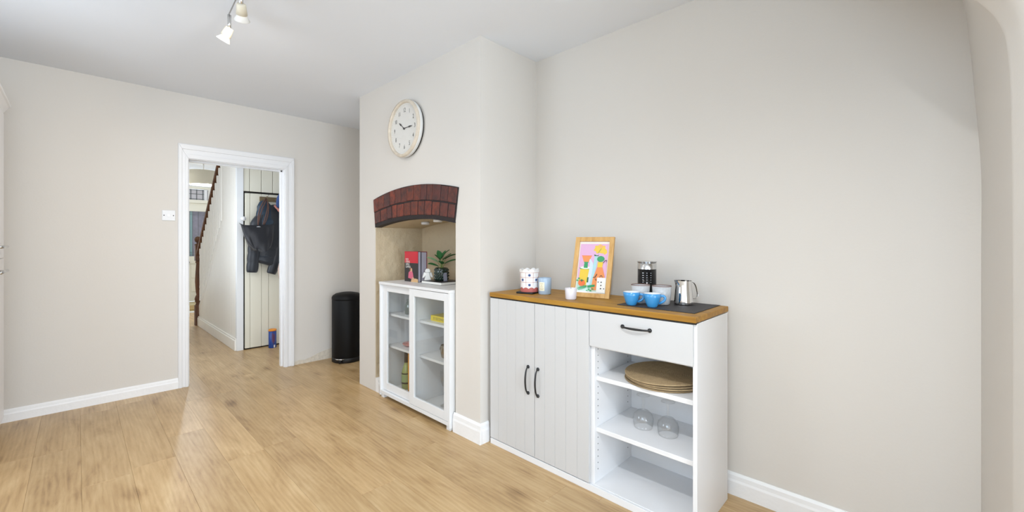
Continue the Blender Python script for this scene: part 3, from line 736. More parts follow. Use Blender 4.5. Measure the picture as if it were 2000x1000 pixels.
jb.grid(jari, 80, 10); jb.lathe([(0, .012), (.055, .012)], seg=40); jb.lathe([(0, 0), (.052, 0)], seg=40)
jb.build('body', 'ceramic_white', jr, local=True)
def jred(u, v):
    a = u*2*PI; z = (.020+.008*abs(math.sin(a*5)))*v; rr = jar_r(z)+.0022*(1-v*.5)+.0005
    return (rr*math.cos(a), rr*math.sin(a), z)
jc = MB().grid(jred, 80, 4); jc.build('base_band', 'jar_red', jr, local=True)
jl = MB()
for z in (.0585, .0880, .1165):
    jl.lathe([(jar_r(z)+.0004, z-.0008), (jar_r(z)+.0008, z), (jar_r(z)+.0004, z+.0008)], seg=48)
va = math.atan2(-1.70, -1.925)
for k in range(8):
    a = va+(k+.5)*2*PI/8
    jl.tube([((jar_r(z)+.0003)*math.cos(a), (jar_r(z)+.0003)*math.sin(a), z) for z in (.028, .06, .09, .116)], .0008, 5)
jl.build('grid_lines', 'jar_line', jr, local=True)
for k in range(8):
    a = va+k*2*PI/8
    for z, par in ((.043, 0), (.073, 1), (.102, 0)):
        if k % 2 != par: continue
        c = Vector(((jar_r(z)+.0008)*math.cos(a), (jar_r(z)+.0008)*math.sin(a), z)); rt = Vector((-math.sin(a), math.cos(a), 0)); n_ = 16
        up = Vector((0, 0, 1)); out = Vector((math.cos(a), math.sin(a), 0))
        pts = [c+(rt*math.cos(2*PI*i/n_)+up*math.sin(2*PI*i/n_))*(.0118 if i % 2 == 0 else .0055) for i in range(n_)]
        MB().add([c+out*.0006]+pts, [(0, 1+i, 1+(i+1) % n_) for i in range(n_)]).build('painted_flower', 'jar_blue', jr, local=True)
# blue candle
mat('candle_blue', (166, 186, 206), .35, coat=.3)
mat('label_cream', (238, 232, 208), .6)
mat('print_grey', (190, 178, 130), .6)
cb = thing('candle_jar', 'pale blue glass candle jar with cream label beside scalloped jar', 'candle', (1.955, 1.607, TZ))
MB().lathe([(0, 0), (.036, 0), (.038, .003), (.0405, .096), (.0395, .098), (.038, .096), (.036, .075), (0, .073)], seg=36).build('glass', 'candle_blue', cb, local=True)
a0 = math.atan2(-1.607, -1.955)
MB().grid(lambda u, v: onband(u, v, a0-.95, a0-.05, .022, .074, .0406), 10, 1).build('label', 'label_cream', cb, local=True)
lm = MB()
for z, w in ((.064, .5), (.055, .3), (.046, .44), (.036, .6), (.030, .5)):
    lm.grid(lambda u, v, z=z, w=w: onband(u, v, a0-.5-w/2, a0-.5+w/2, z-.0012, z+.0012, .0409), 8, 1)
lm.build('label_print', 'print_grey', cb, local=True)
# white candle
mat('candle_white', (226, 222, 228), .35, coat=.3)
mat('wax', (240, 236, 228), .5)
cw = thing('white_candle', 'small white candle in cup before the picture frame', 'candle', (1.868, 1.352, TZ))
MB().lathe([(0, 0), (.026, 0), (.030, .006), (.0325, .060), (.032, .062), (.030, .060), (.029, .052)], seg=32).build('cup', 'candle_white', cw, local=True)
MB().lathe([(.0295, .054), (0, .0545)], seg=32).build('wax', 'wax', cw, local=True)
MB().tube([(0, 0, .054), (.001, 0, .064)], .0014, 6).build('wick', 'gap_black', cw, local=True)

# picture frame leaning on the wall
FW, FH, FT = .236, .352, .016
p0 = Vector((1.971, 1.436, TZ)); p1 = Vector((2.013, 1.204, TZ))
rt = (p1-p0).normalized(); back = Vector((-rt.y, rt.x, 0)); back = back if back.x > 0 else -back
tilt = math.radians(14.5); up = Vector((0, 0, 1))*math.cos(tilt)+back*math.sin(tilt)
FM = frame_m(p0+Vector((0, 0, .0015)), rt, up)           # local x right, y up, z towards the viewer
pf = thing('picture_frame', 'oak picture frame with colourful still life print leaning on wall', 'picture', tuple((p0+p1)/2))
bw = .026
def FB(x0, x1, y0, y1, z0, z1): return MB().box(x0, x1, y0, y1, z0, z1).xf(FM)
for a in ((0, bw, 0, FH), (FW-bw, FW, 0, FH), (bw, FW-bw, 0, bw), (bw, FW-bw, FH-bw, FH)):
    FB(a[0], a[1], a[2], a[3], -FT, 0).build('frame_rail', 'oak_frame', pf, bevel=.0012)
FB(bw*.6, FW-bw*.6, bw*.6, FH-bw*.6, -FT+.001, -FT+.004).build('backing', 'paper_white', pf)
pm = {'w': (240, 238, 232), 'pink': (226, 178, 214), 'yel': (238, 202, 62), 'or': (240, 150, 84), 'gr': (46, 158, 98), 'mint': (190, 226, 208), 'pale': (214, 226, 240), 'red': (238, 116, 52), 'blk': (40, 40, 46), 'dgr': (30, 110, 70), 'lor': (246, 176, 112), 'blue': (178, 218, 222)}
keys = list(pm); 
for k in keys: mat('print_'+k, pm[k], .6)
PR = MB(); lay = [0]
iw, ih = FW-2*bw, FH-2*bw
def art(poly, k, white=False):
    lay[0] += 1; z = -.011+lay[0]*.00006
    PR.add([FM @ Vector((bw+s*iw, bw+(1-t)*ih, z)) for s, t in poly], [tuple(range(len(poly)))], keys.index(k))
def ell(cx, cy, rx, ry, n=24, wob=0, lob=6, a0=0, a1=2*PI):
    return [(cx+rx*(1+wob*math.sin(lob*(a0+(a1-a0)*i/n)))*math.cos(a0+(a1-a0)*i/n), cy+ry*(1+wob*math.sin(lob*(a0+(a1-a0)*i/n)))*math.sin(a0+(a1-a0)*i/n)) for i in range(n)]
def strip(pts, w, k):
    pts = [Vector(p) for p in pts]
    L, R = [], []
    for i, p in enumerate(pts):
        t = (pts[min(i+1, len(pts)-1)]-pts[max(i-1, 0)]).normalized(); nn = Vector((-t.y, t.x)); ww = w[i] if isinstance(w, list) else w
        L.append(tuple(p+nn*ww)); R.append(tuple(p-nn*ww))
    for i in range(len(pts)-1): art([L[i], L[i+1], R[i+1], R[i]], k)
def cv(a, b, c, d, n=10): return [(p.x, p.y) for p in bez((a[0], a[1], 0), (b[0], b[1], 0), (c[0], c[1], 0), (d[0], d[1], 0), n)]
art([(0, 0), (1, 0), (1, 1), (0, 1)], 'w')
art([(.03, .045), (.965, .045), (.965, .80), (.03, .80)], 'pink')
art([(.03, .73), (.70, .80), (.70, .965), (.03, .965)], 'mint')
art(ell(.69, .145, .19, .085, 28, .14, 7), 'yel'); art(ell(.86, .20, .07, .05, 16, .1, 5), 'yel'); art(ell(.72, .09, .06, .03), 'lor')
art([(.11, .275), (.45, .275), (.37, .40), (.19, .40)], 'or'); art([(.11, .275), (.45, .275), (.45, .285), (.11, .285)], 'red')
art([(.20, .40), (.36, .40), (.32, .45), (.35, .51), (.20, .51), (.23, .45)], 'gr')
art(ell(.27, .525, .20, .035), 'gr'); art(ell(.27, .515, .18, .026), 'w'); art([(.21, .44), (.34, .44), (.34, .52), (.21, .52)], 'gr')
art([(.10, .545), (.44, .545), (.44, .84), (.36, .87), (.11, .85), (.08, .75)], 'yel')
strip(cv((.60, .28), (.58, .45), (.55, .6), (.44, .84)), [.055]*4+[.06]*7, 'blue')
strip(cv((.38, .37), (.50, .38), (.46, .6), (.40, .86)), [.03]*3+[.055]*8, 'pale')
art([(.36, .70), (.41, .70), (.41, .80), (.36, .80)], 'dgr')
art([(.66, .40), (.84, .40), (.82, .50), (.66, .50)], 'yel')
art(ell(.75, .34, .12, .058), 'gr'); art(ell(.75, .315, .10, .03), 'gr')
art([(.66, .50), (.83, .50), (.92, .66), (.95, .80), (.90, .94), (.52, .94), (.55, .72)], 'or')
art([(.52, .25), (.62, .275), (.68, .255), (.66, .285), (.53, .285)], 'dgr')
strip(cv((.64, .24), (.68, .18), (.72, .16), (.74, .14)), .004, 'dgr')
strip(cv((.84, .42), (.88, .36), (.98, .34), (.94, .40)), .006, 'blk'); 
strip(cv((.55, .70), (.70, .70), (.70, .58), (.64, .66)), .006, 'blk'); strip(cv((.64, .66), (.60, .74), (.66, .76), (.68, .74)), .006, 'blk')
strip(cv((.76, .72), (.78, .62), (.90, .66), (.86, .74)), .006, 'blk')
art(ell(.20, .815, .115, .062), 'red'); art([(.12, .765), (.18, .755), (.20, .74), (.22, .757), (.29, .765), (.23, .775), (.20, .80), (.17, .775)], 'dgr')
art([(.06, .92), (.16, .89), (.36, .855), (.38, .885), (.30, .92), (.12, .955)], 'gr'); art([(.40, .86), (.64, .835), (.64, .875), (.42, .90)], 'gr')
for a, b_ in ((.05, .77), (.10, .73), (.46, .93), (.58, .92), (.40, .955), (.52, .955)): art(ell(a, b_, .035, .014, 10), 'gr')
# the playing card in the corner of the print
art([(.70, .70), (.985, .70), (.985, .985), (.70, .985)], 'w')
for cy in (.785, .845, .905): art([(.842, cy-.015), (.868, cy), (.842, cy+.015), (.816, cy)], 'blk'); art(ell(.832, cy+.004, .014, .008, 8), 'blk')
art(ell(.745, .785, .018, .012, 10), 'blk'); art(ell(.94, .905, .018, .012, 10), 'blk')
prn = PR.build('print', ['print_'+k for k in keys], pf)
text_mb('3', .020, FM @ Matrix.Translation((bw+.745*iw, bw+.255*ih, -.0062))).build('card_numeral', 'print_blk', prn)
text_mb('3', .020, FM @ Matrix.Translation((bw+.94*iw, bw+.055*ih, -.0062)) @ Matrix.Rotation(PI, 4, 'Z')).build('card_numeral', 'print_blk', prn)
FB(bw*.9, FW-bw*.9, bw*.9, FH-bw*.9, -.0040, -.0030).build('glazing', 'clear_glass', pf)

# milk frother, tumblers, cups, milk jug
mf = thing('milk_frother', 'tall black and steel milk frother behind the tumblers', 'milk frother', (2.118, 1.035, MZ))
MB().lathe([(0, 0), (.046, 0), (.048, .004), (.048, .165), (0, .165)], seg=40).build('body', 'black_gloss', mf, local=True)
MB().lathe([(.0485, .165), (.0485, .203), (.046, .203), (.046, .165)], seg=40).build('steel_band', 'steel', mf, local=True)
MB().lathe([(0, .203), (.0515, .203), (.0515, .2062), (.050, .207), (0, .207)], seg=40).build('lid', 'steel', mf, local=True)
dots = MB(); a0 = math.atan2(-1.035, -2.118)
mat('dot_white', (210, 214, 220), .4)
for da, sz in ((-.42, .0045), (.0, .0022), (.42, .0022)):
    for k in range(5):
        z = .146-k*.012; s = sz*(1-.1*k)
        dots.grid(lambda u, v: onband(u, v, a0+da-s/.05, a0+da+s/.05, z-.0015, z+.0015, .0484), 3, 1)
dots.build('printed_dots', 'dot_white', mf, local=True)
mat('speckle_grey', (190, 192, 194), .4, coat=.3, var=.15, vscale=120)
mat('rim_brown', (128, 96, 84), .4)
for lab, loc in (('grey speckled tumbler behind the left blue cup', (1.995, 1.010, MZ)), ('grey speckled tumbler between blue cup and steel jug', (2.018, .908, MZ))):
    h = thing('tumbler', lab, 'tumbler', loc, 0, 'grey speckled tumblers on the mat')
    MB().lathe([(0, 0), (.034, 0), (.038, .004), (.044, .05), (.0465, .090), (.0455, .090), (.043, .05), (.036, .008), (0, .006)], seg=36).build('body', 'speckle_grey', h, local=True)
    MB().lathe([(.0466, .0895), (.0468, .0915), (.046, .093), (.0452, .0915), (.0454, .0895)], seg=36).build('rim', 'rim_brown', h, local=True)
mat('cup_blue', (62, 148, 208), .25, coat=.6)
mat('cup_white', (238, 238, 238), .3, coat=.4)
for lab, loc, rz in (('blue cup with white inside nearer the picture frame', (1.893, 1.006, MZ), -1.15), ('blue cup with white inside nearest the steel jug', (1.903, .903, MZ), -1.15)):
    h = thing('coffee_cup', lab, 'cup', loc, rz, 'blue cups on the mat')
    MB().lathe([(0, 0), (.021, 0), (.023, .003), (.030, .018), (.038, .045), (.0405, .064), (.0395, .0645), (.037, .046)], seg=40).build('outside', 'cup_blue', h, local=True)
    MB().lathe([(.0396, .0646), (.0385, .0646), (.036, .045), (.028, .018), (0, .008)], seg=40).build('inside', 'cup_white', h, local=True)
    MB().tube(bez((.036, 0, .052), (.060, 0, .062), (.066, 0, .036), (.044, 0, .024), 12)+[(.030, 0, .016)], [.006]*13+[.005], 10, flat=.7).build('handle', 'cup_blue', h, local=True)
jg = thing('milk_jug', 'polished steel milk jug with loop handle on the black mat', 'jug', (2.088, .828, MZ), -.60)
def jugf(u, v, inset=0):
    a = u*2*PI; z = .003+.115*v
    pr = [(.0, .0445), (.12, .0445), (.5, .041), (.8, .0375), (1, .0375)]
    for (v0, r0), (v1, r1) in zip(pr[:-1], pr[1:]):
        if v0 <= v <= v1: rr = r0+(r1-r0)*(v-v0)/(v1-v0); break
    rr -= inset
    sp = max(0, math.cos(a-PI))**12*max(0, (v-.72)/.28)
    return ((rr+.012*sp)*math.cos(a), (rr+.012*sp)*math.sin(a), z+.004*sp)
MB().grid(lambda u, v: jugf(u, v), 64, 20).grid(lambda u, v: jugf(u, 1-v, .0012), 64, 20).lathe([(0, .001), (.042, .001), (.0445, .003)], seg=48).lathe([(0, .006), (.043, .006)], seg=48).build('body', 'polished_steel', jg, local=True, weld=True)
MB().tube(bez((.034, 0, .108), (.062, 0, .118), (.072, 0, .085), (.078, 0, .050), 12)+bez((.078, 0, .050), (.080, 0, .026), (.060, 0, .024), (.042, 0, .030), 10)[1:], .0065, 8, flat=.32, up=(0, 1, 0)).build('handle', 'polished_steel', jg, local=True)

# ------------------------------------------------------------------ wall clock
mat('clock_wood', (216, 204, 186), .6, var=.22, vscale=30, bump=.3)
mat('clock_side', (228, 228, 226), .5)
mat('clock_face', (228, 226, 220), .6)
mat('clock_ink', (52, 50, 50), .6)
mat('clock_tick', (170, 166, 160), .6)
ck = thing('wall_clock', 'round distressed cream wall clock with black numerals', 'clock', (CX, 2.748, 1.885))
KM = frame_m((CX, 2.748, 2.098), (0, -1, 0), (0, 0, 1)) @ Matrix.Diagonal((1, 1, 1.35, 1))      # x right, y up, z out of the wall
MB().lathe([(.196, .0), (.203, .002), (.203, .010), (.19, .010)], m=KM, seg=64).build('back_ring', 'gap_black', ck)
MB().lathe([(.200, .010), (.211, .012), (.212, .030), (.205, .034), (.19, .034)], m=KM, seg=64).build('side_ring', 'clock_side', ck)
MB().lathe([(.212, .030), (.2125, .036), (.207, .043), (.200, .041), (.197, .044), (.194, .044), (.190, .038), (.189, .028)], m=KM, seg=64).build('rim', 'clock_wood', ck)
fc = MB().lathe([(0, .028), (.191, .028)], m=KM, seg=64).build('dial', 'clock_face', ck)
for k in range(12):
    a = PI/2-2*PI*(k+1)/12
    text_mb(str(k+1), .046, KM @ Matrix.Translation((.137*math.cos(a), .137*math.sin(a), .0288)), sx=.72).build('numeral', 'clock_ink', fc)
tk = MB()
for k in range(60):
    a = 2*PI*k/60; c, s = math.cos(a), math.sin(a); ln_ = .012 if k % 5 == 0 else .007
    q = [(.172, -.0007), (.172, .0007), (.172-ln_, .0007), (.172-ln_, -.0007)]
    tk.add([KM @ Vector(((r_+.008)*c-t_*s, (r_+.008)*s+t_*c, .0287)) for r_, t_ in q], [(0, 1, 2, 3)])
tk.build('minute_track', 'clock_tick', fc).o['kind'] = 'stuff'
def hand(ang, L, wd, z, nm_):
    a = math.radians(90-ang); M = KM @ Matrix.Rotation(a, 4, 'Z')
    pts = [(-.012, -.0025), (L*.55, -.0022), (L*.62, -wd), (L*.80, -wd*.7), (L, 0), (L*.80, wd*.7), (L*.62, wd), (L*.55, .0022), (-.012, .0025)]
    vs = [M @ Vector((p[0], p[1], z)) for p in pts]+[M @ Vector((p[0], p[1], z+.001)) for p in pts]; n = len(pts)
    MB().add(vs, [tuple(range(n))[::-1], tuple(range(n, 2*n))]+[(i, (i+1) % n, n+(i+1) % n, n+i) for i in range(n)]).build(nm_, 'clock_ink', ck)
hand(307.5, .088, .007, .0305, 'hour_hand'); hand(89, .113, .006, .0325, 'minute_hand')
MB().lathe([(.0, .029), (.0075, .029), (.0075, .0345), (0, .0355)], m=KM, seg=16).build('hub', 'clock_ink', ck)
MB().lathe([(0, .0395), (.192, .0395)], m=KM, seg=64).build('glass', 'clear_glass', ck)

# ------------------------------------------------------------------ light switch on the far wall
sw = thing('light_switch', 'white switch plate beside the hall doorway', 'switch', (.5385, YF, 1.432))
MB().box(.4945, .5825, YF-.008, YF, 1.432, 1.520).build('plate', 'white_satin', sw, bevel=.003)
MB().box(.530, .547, YF-.0105, YF-.008, 1.464, 1.490).build('rocker', 'white_gloss', sw, bevel=.001)
for xx in (.5075, .5695): MB().lathe([(0, 0), (.0042, 0), (.004, .001), (0, .001)], m=frame_m((xx, YF-.0082, 1.476), (1, 0, 0), (0, 0, 1)), seg=12).build('screw', 'dark_plastic', sw)

# ------------------------------------------------------------------ pedal bin in the alcove
bn = thing('pedal_bin', 'tall black pedal bin with domed lid in the alcove', 'bin', (1.995, 4.355, 0), 0)
BR = .152
MB().lathe([(0, 0), (BR-.004, 0), (BR, .004), (BR, .045), (BR-.003, .048)], seg=48).build('base', 'dark_plastic', bn, local=True)
MB().lathe([(BR-.003, .048), (BR-.0015, .055), (BR-.0015, .640), (BR-.004, .645)], seg=48).build('body', 'bin_black', bn, local=True)
MB().lathe([(BR-.001, .648), (BR, .652), (BR, .672), (BR-.01, .690), (BR*.75, .708), (BR*.4, .719), (0, .722)], seg=48).build('lid', 'bin_black', bn, local=True)
pa = math.radians(222)
pd = MB().tube([(BR*.9*math.cos(pa), BR*.9*math.sin(pa), .030), ((BR+.03)*math.cos(pa), (BR+.03)*math.sin(pa), .028)], .022, 12, flat=.8).build('pedal', 'dark_plastic', bn, local=True)
pn = Vector((-math.sin(pa), math.cos(pa), 0)); pc = Vector(((BR+.020)*math.cos(pa), (BR+.020)*math.sin(pa), .052))
MB().tube([pc-pn*.042, pc-pn*.02+Vector((math.cos(pa), math.sin(pa), 0))*.016, pc+pn*.02+Vector((math.cos(pa), math.sin(pa), 0))*.016, pc+pn*.042], .006, 10, flat=1.6).build('pedal_plate', 'chrome', bn, local=True)

# ------------------------------------------------------------------ sliding-door cabinet in the niche
KX, KB, KY0, KY1, KT = 1.700, 2.07, 2.206, 3.128, .932
kb = thing('glass_cabinet', 'white cabinet with two glazed sliding doors in the fireplace niche', 'cabinet', (1.88, 2.667, 0))
Q = lambda mb, n, m='white_satin', bv=.0015, par=None: mb.build(n, m, par or kb, bevel=bv)
Q(MB().box(KX-.004, KB, KY0-.002, KY1+.002, KT-.020, KT), 'top')
Q(MB().box(KX, KB, KY0, KY0+.018, .018, KT-.02), 'side_panel'); Q(MB().box(KX, KB, KY1-.018, KY1, .018, KT-.02), 'side_panel')
Q(MB().box(KX, KB, KY0+.018, KY1-.018, .034, .060), 'bottom')
Q(MB().box(KB-.01, KB-.002, KY0+.018, KY1-.018, .06, KT-.02), 'back_panel')
Q(MB().box(KX+.008, KB-.01, 2.655, 2.673, .06, KT-.02), 'divider')
for a, b_ in ((KY0+.018, 2.655), (2.673, KY1-.018)):
    for z in (.672, .415): Q(MB().box(KX+.062, KB-.01, a, b_, z-.018, z), 'shelf')
for yy in (KY0+.01, KY1-.05): Q(MB().box(KX+.012, KX+.05, yy, yy+.04, 0, .034), 'foot'); Q(MB().box(KB-.06, KB-.02, yy, yy+.04, 0, .034), 'foot')
def slide(y0, y1, x0, bottom, top, wl, wr):
    dm = MB().box(x0, x0+.018, y0, y0+wr, bottom, top).box(x0, x0+.018, y1-wl, y1, bottom, top).box(x0, x0+.018, y0+wr, y1-wl, top-.052, top).box(x0, x0+.018, y0+wr, y1-wl, bottom, bottom+.060)
    d_ = Q(dm, 'sliding_door', bv=.0015)
    MB().box(x0+.008, x0+.011, y0+wr-.003, y1-wl+.003, bottom+.057, top-.049).build('pane', 'pane_glass', d_)
    return d_
slide(2.650, KY1-.020, KX+.022, .063, KT-.024, .060, .050)
dr = slide(KY0+.0195, 2.690, KX+.000, .063, KT-.024, .062, .0425)
MB().box(KX-.0012, KX, KY0+.030, KY0+.046, .46, .52).build('finger_pull', 'carcass_white', dr)
# contents of the cabinet
gj = thing('glass_jar', 'small ribbed glass jar on the upper left shelf of cabinet', 'jar', (1.86, 2.93, .6725))
MB().lathe([(0, 0), (.038, 0), (.041, .004), (.041, .065), (.030, .09), (.024, .10), (.023, .10), (.029, .09), (.0395, .065), (.0395, .006), (0, .005)], seg=28).build('body', 'jar_glass', gj, local=True)
MB().lathe([(0, .103), (.026, .103), (.027, .108), (.027, .118), (0, .12)], seg=28).build('lid', 'jar_glass', gj, local=True)
mat('box_yellow', (236, 210, 40), .5); mat('plate_pink', (206, 142, 136), .35, coat=.3)
yb = thing('yellow_box', 'yellow card box with dark lettering on the upper right shelf', 'box', (1.86, 2.48, .6725))
MB().box(1.815, 1.955, 2.385, 2.580, .6725, .712).build('carton', 'box_yellow', yb, bevel=.001)
text_mb('25 SECONDS', .026, frame_m((1.8145, 2.482, .692), (0, -1, 0), (0, 0, 1)), sx=.95).build('lettering', 'clock_ink', yb)
pp = thing('pink_dish', 'small pink dish on the lower left cabinet shelf', 'dish', (1.86, 2.925, .4155))
MB().lathe([(0, 0), (.03, 0), (.045, .008), (.060, .018), (.062, .024), (.060, .026), (.044, .014), (0, .010)], seg=36).build('dish', 'plate_pink', pp, local=True)
MB().lathe([(0, .012), (.025, .012), (.03, .03), (.028, .032), (.022, .018), (0, .016)], seg=24).build('inner_bowl', 'plate_pink', pp, local=True)
mat('mug_metal', (150, 142, 128), .25, metal=.8)
mg = thing('metal_mug', 'tarnished metal mug with ring handle on the lower right shelf', 'mug', (1.86, 2.445, .4155), 0)
MB().lathe([(0, 0), (.036, 0), (.040, .006), (.046, .04), (.042, .07), (.044, .09), (.042, .09), (.040, .07), (.043, .04), (0, .008)], seg=32).build('body', 'mug_metal', mg, local=True)
MB().tube([(-.02*0+.0, .040+.030*math.sin(a)+.006, .050+.028*math.cos(a)) for a in [PI*i/12 for i in range(13)]], .006, 8).build('handle', 'mug_metal', mg, local=True)
mat('label_sage', (150, 168, 110), .6); mat('bottle_foil', (12, 11, 10), .5); mat('wine_green', (152, 164, 92), .12, coat=1, var=.25, vscale=25)
wb = thing('wine_bottle', 'green glass wine bottle behind left cabinet door', 'bottle', (1.86, 2.985, .0605))
MB().lathe([(0, 0), (.034, 0), (.037, .005), (.037, .128), (.034, .150), (.022, .185), (.0155, .205), (.0142, .23), (.0142, .295), (0, .296)], seg=32).build('glass', 'wine_green', wb, local=True)
MB().lathe([(.0156, .212), (.0152, .300), (.0142, .303), (0, .303)], seg=24).build('foil', 'bottle_foil', wb, local=True)
MB().lathe([(.0374, .045), (.0374, .125)], seg=32).build('label', 'label_sage', wb, local=True)
MB().lathe([(.0376, .122), (.0376, .132)], seg=32).lathe([(.0376, .045), (.0376, .058)], seg=32).build('label_bands', 'bottle_foil', wb, local=True)
mat('box_orange', (226, 150, 30), .5)
tag(MB().box(1.80, 1.88, 2.76, 2.865, .0605, .395).build('bottle_box', 'box_orange', bevel=.002), 'tall orange box beside the wine bottle', 'box')
flute = {'foot': [(0, 0), (.033, 0), (.034, .002), (.015, .005), (.004, .01)], 'stem': [(.004, .01), (.0035, .04), (.0035, .115), (.005, .125)],
         'bowl': [(.005, .125), (.018, .145), (.031, .18), (.034, .21), (.031, .255), (.0303, .255), (.0332, .21), (.030, .18), (.016, .146), (0, .130)]}
wine_glass('wine_glass', 'upright wine glass behind the right cabinet door', (1.86, 2.470, .0605), flute, 'stem_glass', 0)

# ------------------------------------------------------------------ things on top of the cabinet
CT = KT+.0003
mat('cover_red', (196, 22, 44), .4); mat('cover_black', (34, 30, 32), .4); mat('page_grey', (176, 172, 186), .7); mat('cover_maroon', (120, 30, 42), .5)
mat('skin_print', (206, 160, 130), .6); mat('shirt_pink', (208, 100, 124), .6); mat('hair_print', (120, 72, 50), .6); mat('table_print', (214, 176, 128), .6)
bk = thing('cookbook', 'red and black cookbook standing upright on the white cabinet', 'book', (1.876, 2.915, CT))
bx, by0, by1, bh = 1.862, 2.818, 3.010, .243
MB().box(bx, bx+.0025, by0, by1, CT, CT+bh).build('cover_board', 'cover_black', bk)
MB().box(bx+.0255, bx+.028, by0, by1, CT, CT+bh).box(bx, bx+.028, by1-.0005, by1+.002, CT, CT+bh).build('cover_board', 'cover_black', bk)
MB().box(bx+.0025, bx+.0255, by0+.004, by1-.001, CT+.003, CT+bh-.003).build('pages', 'page_grey', bk)
BM = frame_m((bx-.0002, by1, CT), (0, -1, 0), (0, 0, 1)); bwid = by1-by0
fr = MB(); 
def onb(poly, z, mi): fr.add([BM @ Vector((p[0]*bwid, p[1]*bh, z)) for p in poly], [tuple(range(len(poly)))], mi)
onb([(0, .62), (1, .62), (1, 1), (0, 1)], .0002, 0)
onb([(.48, 0), (1.0, 0), (1.0, .10), (.80, .12), (.50, .07)], .0003, 3)
onb([(.27, .12), (.55, .09), (.68, .12), (.62, .30), (.56, .36), (.44, .37), (.30, .30)], .0004, 1)
onb([(.41, .34), (.58, .34), (.57, .43), (.50, .46), (.42, .43)], .0005, 2)
onb([(.36, .36), (.45, .36), (.45, .42), (.52, .47), (.47, .48), (.38, .46)], .0006, 4)
onb([(.50, .06), (.74, .08), (.72, .13), (.60, .16)], .0006, 2)
fr.build('cover_print', ['cover_red', 'shirt_pink', 'skin_print', 'table_print', 'hair_print'], bk)
ti = text_mb("RICK\nSTEIN'S\nSIMPLE\nSUPPERS", .0235, BM @ Matrix.Translation((.016, bh*.61, .0009)), sx=.80, align='LEFT', line=.86)
ti.build('title', 'paper_white', bk)
b2 = thing('maroon_book', 'thick maroon book showing grey page edges behind the cookbook', 'book', (1.925, 2.92, CT))
MB().box(1.893, 1.896, 2.822, 3.000, CT, CT+.238).build('cover_board', 'cover_black', b2)
MB().box(1.946, 1.950, 2.822, 3.000, CT, CT+.242).box(1.893, 1.950, 2.998, 3.001, CT, CT+.240).build('cover_board', 'cover_maroon', b2)
MB().box(1.896, 1.946, 2.826, 2.997, CT+.003, CT+.236).build('pages', 'page_grey', b2)
# flat book under the pot
fb = thing('flat_book', 'white book with dark cover lying flat under the plant pot', 'book', (1.95, 2.60, CT))
MB().box(1.852, 2.06, 2.502, 2.752, CT+.002, CT+.019).build('pages', 'paper_white', fb)
MB().box(1.850, 2.062, 2.500, 2.755, CT+.019, CT+.0215).box(1.850, 2.062, 2.500, 2.755, CT, CT+.002).build('cover_board', 'cover_black', fb)
# angel figurine
mat('angel_white', (238, 236, 232), .55)
ag = thing('angel_figurine', 'small white angel figurine between books and plant pot', 'figurine', (1.925, 2.778, CT), math.atan2(-2.778, -1.925)+PI/2)
A = MB()   # local: x to the viewer's right, -y towards viewer
A.prism([(-.036, 0), (.036, 0), (.030, .004), (.012, .070), (.010, .078), (-.010, .078), (-.012, .070), (-.030, .004)], -.013, .013, 'Y')
A.build('robe', 'angel_white', ag, local=True, bevel=.003)
MB().prism([(-.020, .078), (.020, .078), (.021, .094), (.012, .108), (-.012, .108), (-.021, .094)], -.014, .012, 'Y').build('head', 'angel_white', ag, local=True, bevel=.005)
for s in (-1, 1):
    MB().prism([(s*.010, .076), (s*.030, .080), (s*.034, .066), (s*.042, .036), (s*.028, .038), (s*.012, .060)], -.002 if s < 0 else .0, .010, 'Y').build('wing', 'angel_white', ag, local=True, bevel=.002)
# plant in studded pot
mat('pot_green', (26, 46, 38), .22, coat=.6); mat('leaf_green', (46, 104, 56), .45, var=.35, vscale=40); mat('leaf_pale', (128, 166, 118), .45, var=.3, vscale=50)
mat('stem_green', (120, 140, 70), .5); mat('soil', (60, 46, 36), .9); mat('tag_grey', (112, 112, 124), .6)
PZ = CT+.022
pp = thing('potted_plant', 'leafy green plant in dark green studded pot on flat book', 'potted plant', (1.965, 2.652, PZ))
pb = MB().lathe([(0, 0), (.046, 0), (.050, .006), (.054, .03), (.055, .075), (.051, .094), (.046, .098), (.044, .092), (.044, .06)], seg=40)
for j, z in enumerate((.014, .036, .058, .080)):
    for k in range(16):
        a = 2*PI*(k+.5*(j % 2)*0)/16; rr = .053 if j in (1, 2) else .051
        c = (rr*math.cos(a), rr*math.sin(a), z)
        pb.lathe([(0, -.009), (.0055, -.0065), (.0085, 0), (.0055, .0065), (0, .009)], c, 8)
pb.build('pot', 'pot_green', pp, local=True)
MB().lathe([(0, .082), (.0445, .082)], seg=24).build('soil', 'soil', pp, local=True)
view = math.atan2(-2.652, -1.965); rgt = Vector((-math.sin(view), math.cos(view), 0)); rgt = -rgt if rgt.dot(Vector((.69, -.72, 0))) < 0 else rgt
vw = Vector((math.cos(view), math.sin(view), 0))
leaves = [(-.085, .150, .0, 18, .115), (-.078, .118, .03, -12, .105), (-.020, .178, .02, 62, .095), (.018, .180, -.02, 80, .09), (.052, .170, .03, 35, .10), (.095, .175, 0, 18, .115), (.090, .140, .03, 5, .12), (.0, .135, .055, -20, .08), (-.04, .165, -.04, 40, .09), (.05, .20, -.04, 50, .09)]
